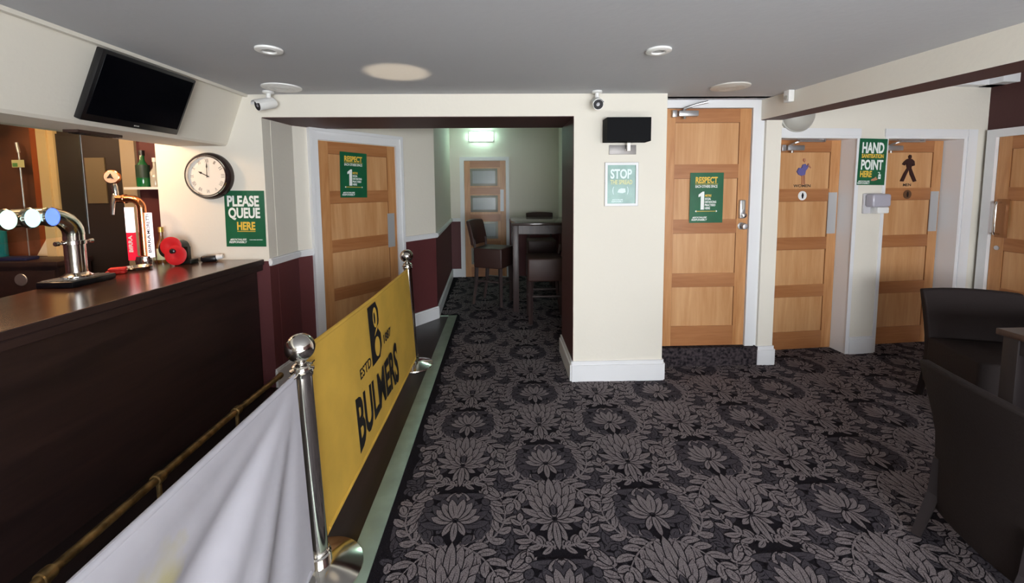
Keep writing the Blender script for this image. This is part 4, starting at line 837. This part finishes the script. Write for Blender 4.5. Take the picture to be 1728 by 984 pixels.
def chair(name, label, cat, loc, rz, seat_z, th, w_, dp, top, m, legm, foot=False, lean=0.10, skirt=0.0, group=None):
    """faces +x; root at floor centre of seat"""
    c = empty(name, label, cat, loc, rz, group); h = w_/2; d = dp/2
    mb = MB(); mb.box((-d, -h, seat_z-th), (d, h, seat_z), 0, 0.018, 3); mb.build('seat', m, c)
    bz0 = seat_z+(0.03 if foot else -0.335); N = 8; mb = MB(); g = []
    for k, off in ((0, -0.028), (1, 0.028)):
        rows = []
        for i in range(N+1):
            v = i/N; z = bz0+(top-bz0)*v; xx = -d-0.03-lean*(max(0, v-(0 if foot else 0.45))/(1 if foot else 0.55))**1.3; row = []
            for j in range(9):
                u = j/8*2-1; row.append(mb.bm.verts.new((xx+off*(0.75 if v > .95 else 1)+0.03*(u*u-0.5), u*h*(1-0.03*(1-v)), z-0.012*u*u*(v > .9))))
            rows.append(row)
        g.append(rows)
    for k in (0, 1):
        for i in range(N):
            for j in range(8): mb.bm.faces.new((g[k][i][j], g[k][i+1][j], g[k][i+1][j+1], g[k][i][j+1]))
    for i in range(N):
        for j in (0, 8): mb.bm.faces.new((g[0][i][j], g[0][i+1][j], g[1][i+1][j], g[1][i][j]))
    for j in range(8):
        for i in (0, N): mb.bm.faces.new((g[0][i][j], g[0][i][j+1], g[1][i][j+1], g[1][i][j]))
    b = mb.build('backrest', m, c); bv = b.modifiers.new('Bevel', 'BEVEL'); bv.width = 0.012; bv.segments = 3; bv.limit_method = 'ANGLE'; bv.angle_limit = R(50)
    for sy in (-1, 1):
        y = sy*(h-0.035)
        mb = MB(); mb.tube([(d-0.035, y, seat_z-th+0.01), (d-0.03, y, 0)], [0.030, 0.024], 0, 4); o = mb.build('leg', legm, c, smooth=False)
        mb = MB(); mb.tube(([(-d+0.025, y, seat_z-th+0.02), (-d+0.015, y, (seat_z-th)*0.6), (-d-0.035, y, 0)] if foot else [(-d-0.035, y, 0.36), (-d-0.05, y, 0.2), (-d-0.105, y, 0)]), [0.030, 0.028, 0.023], 0, 4); mb.build('leg', legm, c, smooth=False)
        if foot:
            mb = MB(); mb.tube([(-d+0.005, y, seat_z-0.02), (-d-0.012, y, bz0+0.08)], 0.018, 0, 4); mb.build('back_post', legm, c, smooth=False)
    if foot:
        zf = 0.27; mb = MB(); mb.tube([(d-0.03, -h+0.035, zf), (d-0.03, h-0.035, zf)], 0.014, 0, 8); mb.tube([(-d, -h+0.035, zf), (-d, h-0.035, zf)], 0.014, 0, 8)
        for sy in (-1, 1): mb.tube([(-d, sy*(h-0.035), zf+0.05), (d-0.03, sy*(h-0.035), zf+0.05)], 0.012, 0, 8)
        mb.build('foot_rail', legm, c)
    return c
chair('bar_stool', 'tall brown leather stool left of the high table, before the far door', 'bar stool', (-0.10, 5.47, 0), R(-24), 0.76, 0.26, 0.40, 0.40, 1.12, STOOLLEATHER, LEGWOOD, True, 0.07)
chair('bar_stool', 'tall brown leather stool in front of the high table beside the pillar', 'bar stool', (0.49, 4.72, 0), R(180), 0.755, 0.26, 0.40, 0.40, 1.10, STOOLLEATHER, LEGWOOD, True, 0.07)
chair('bar_stool', 'tall brown stool behind the high table, only its back showing', 'bar stool', (0.60, 6.22, 0), R(-90), 0.76, 0.26, 0.42, 0.40, 1.15, STOOLLEATHER, LEGWOOD, True, 0.05)

# ------------------------------------------------------------------ dining chairs and table at the right
chair('dining_chair', 'dark leather dining chair nearest the viewer, seen from behind', 'dining chair', (2.108, 1.40, 0), R(-12.8), 0.47, 0.34, 0.47, 0.46, 0.80, LEATHER, DARKLEG, False, 0.09)
chair('dining_chair', 'dark leather dining chair beyond the table, before the maroon wall', 'dining chair', (3.20, 2.47, 0), R(-108), 0.47, 0.34, 0.56, 0.46, 0.80, LEATHER, DARKLEG, False, 0.09)
t = empty('dining_table', 'dark wooden dining table beside the two leather chairs', 'table', (2.73, 1.35, 0))
mb = MB(); mb.box((0, 0, 0.715), (1.2, 0.815, 0.75), 0, 0.004); mb.build('tabletop', wood('table_brown', (76, 56, 46), (52, 36, 30), 0.35, 'x', 10), t)
mb = MB(); mb.box((0.05, 0.05, 0.63), (1.15, 0.07, 0.715)); mb.box((0.05, 0.745, 0.63), (1.15, 0.765, 0.715)); mb.box((0.03, 0.06, 0.63), (0.05, 0.76, 0.715)); mb.box((1.15, 0.06, 0.63), (1.17, 0.76, 0.715)); mb.build('apron', DARKLEG, t, smooth=False)
for x, y in ((0.02, 0.02), (1.11, 0.02), (0.02, 0.725), (1.11, 0.725)):
    mb = MB(); mb.box((x, y, 0), (x+0.07, y+0.07, 0.715), 0, 0.004); mb.build('leg', DARKLEG, t)
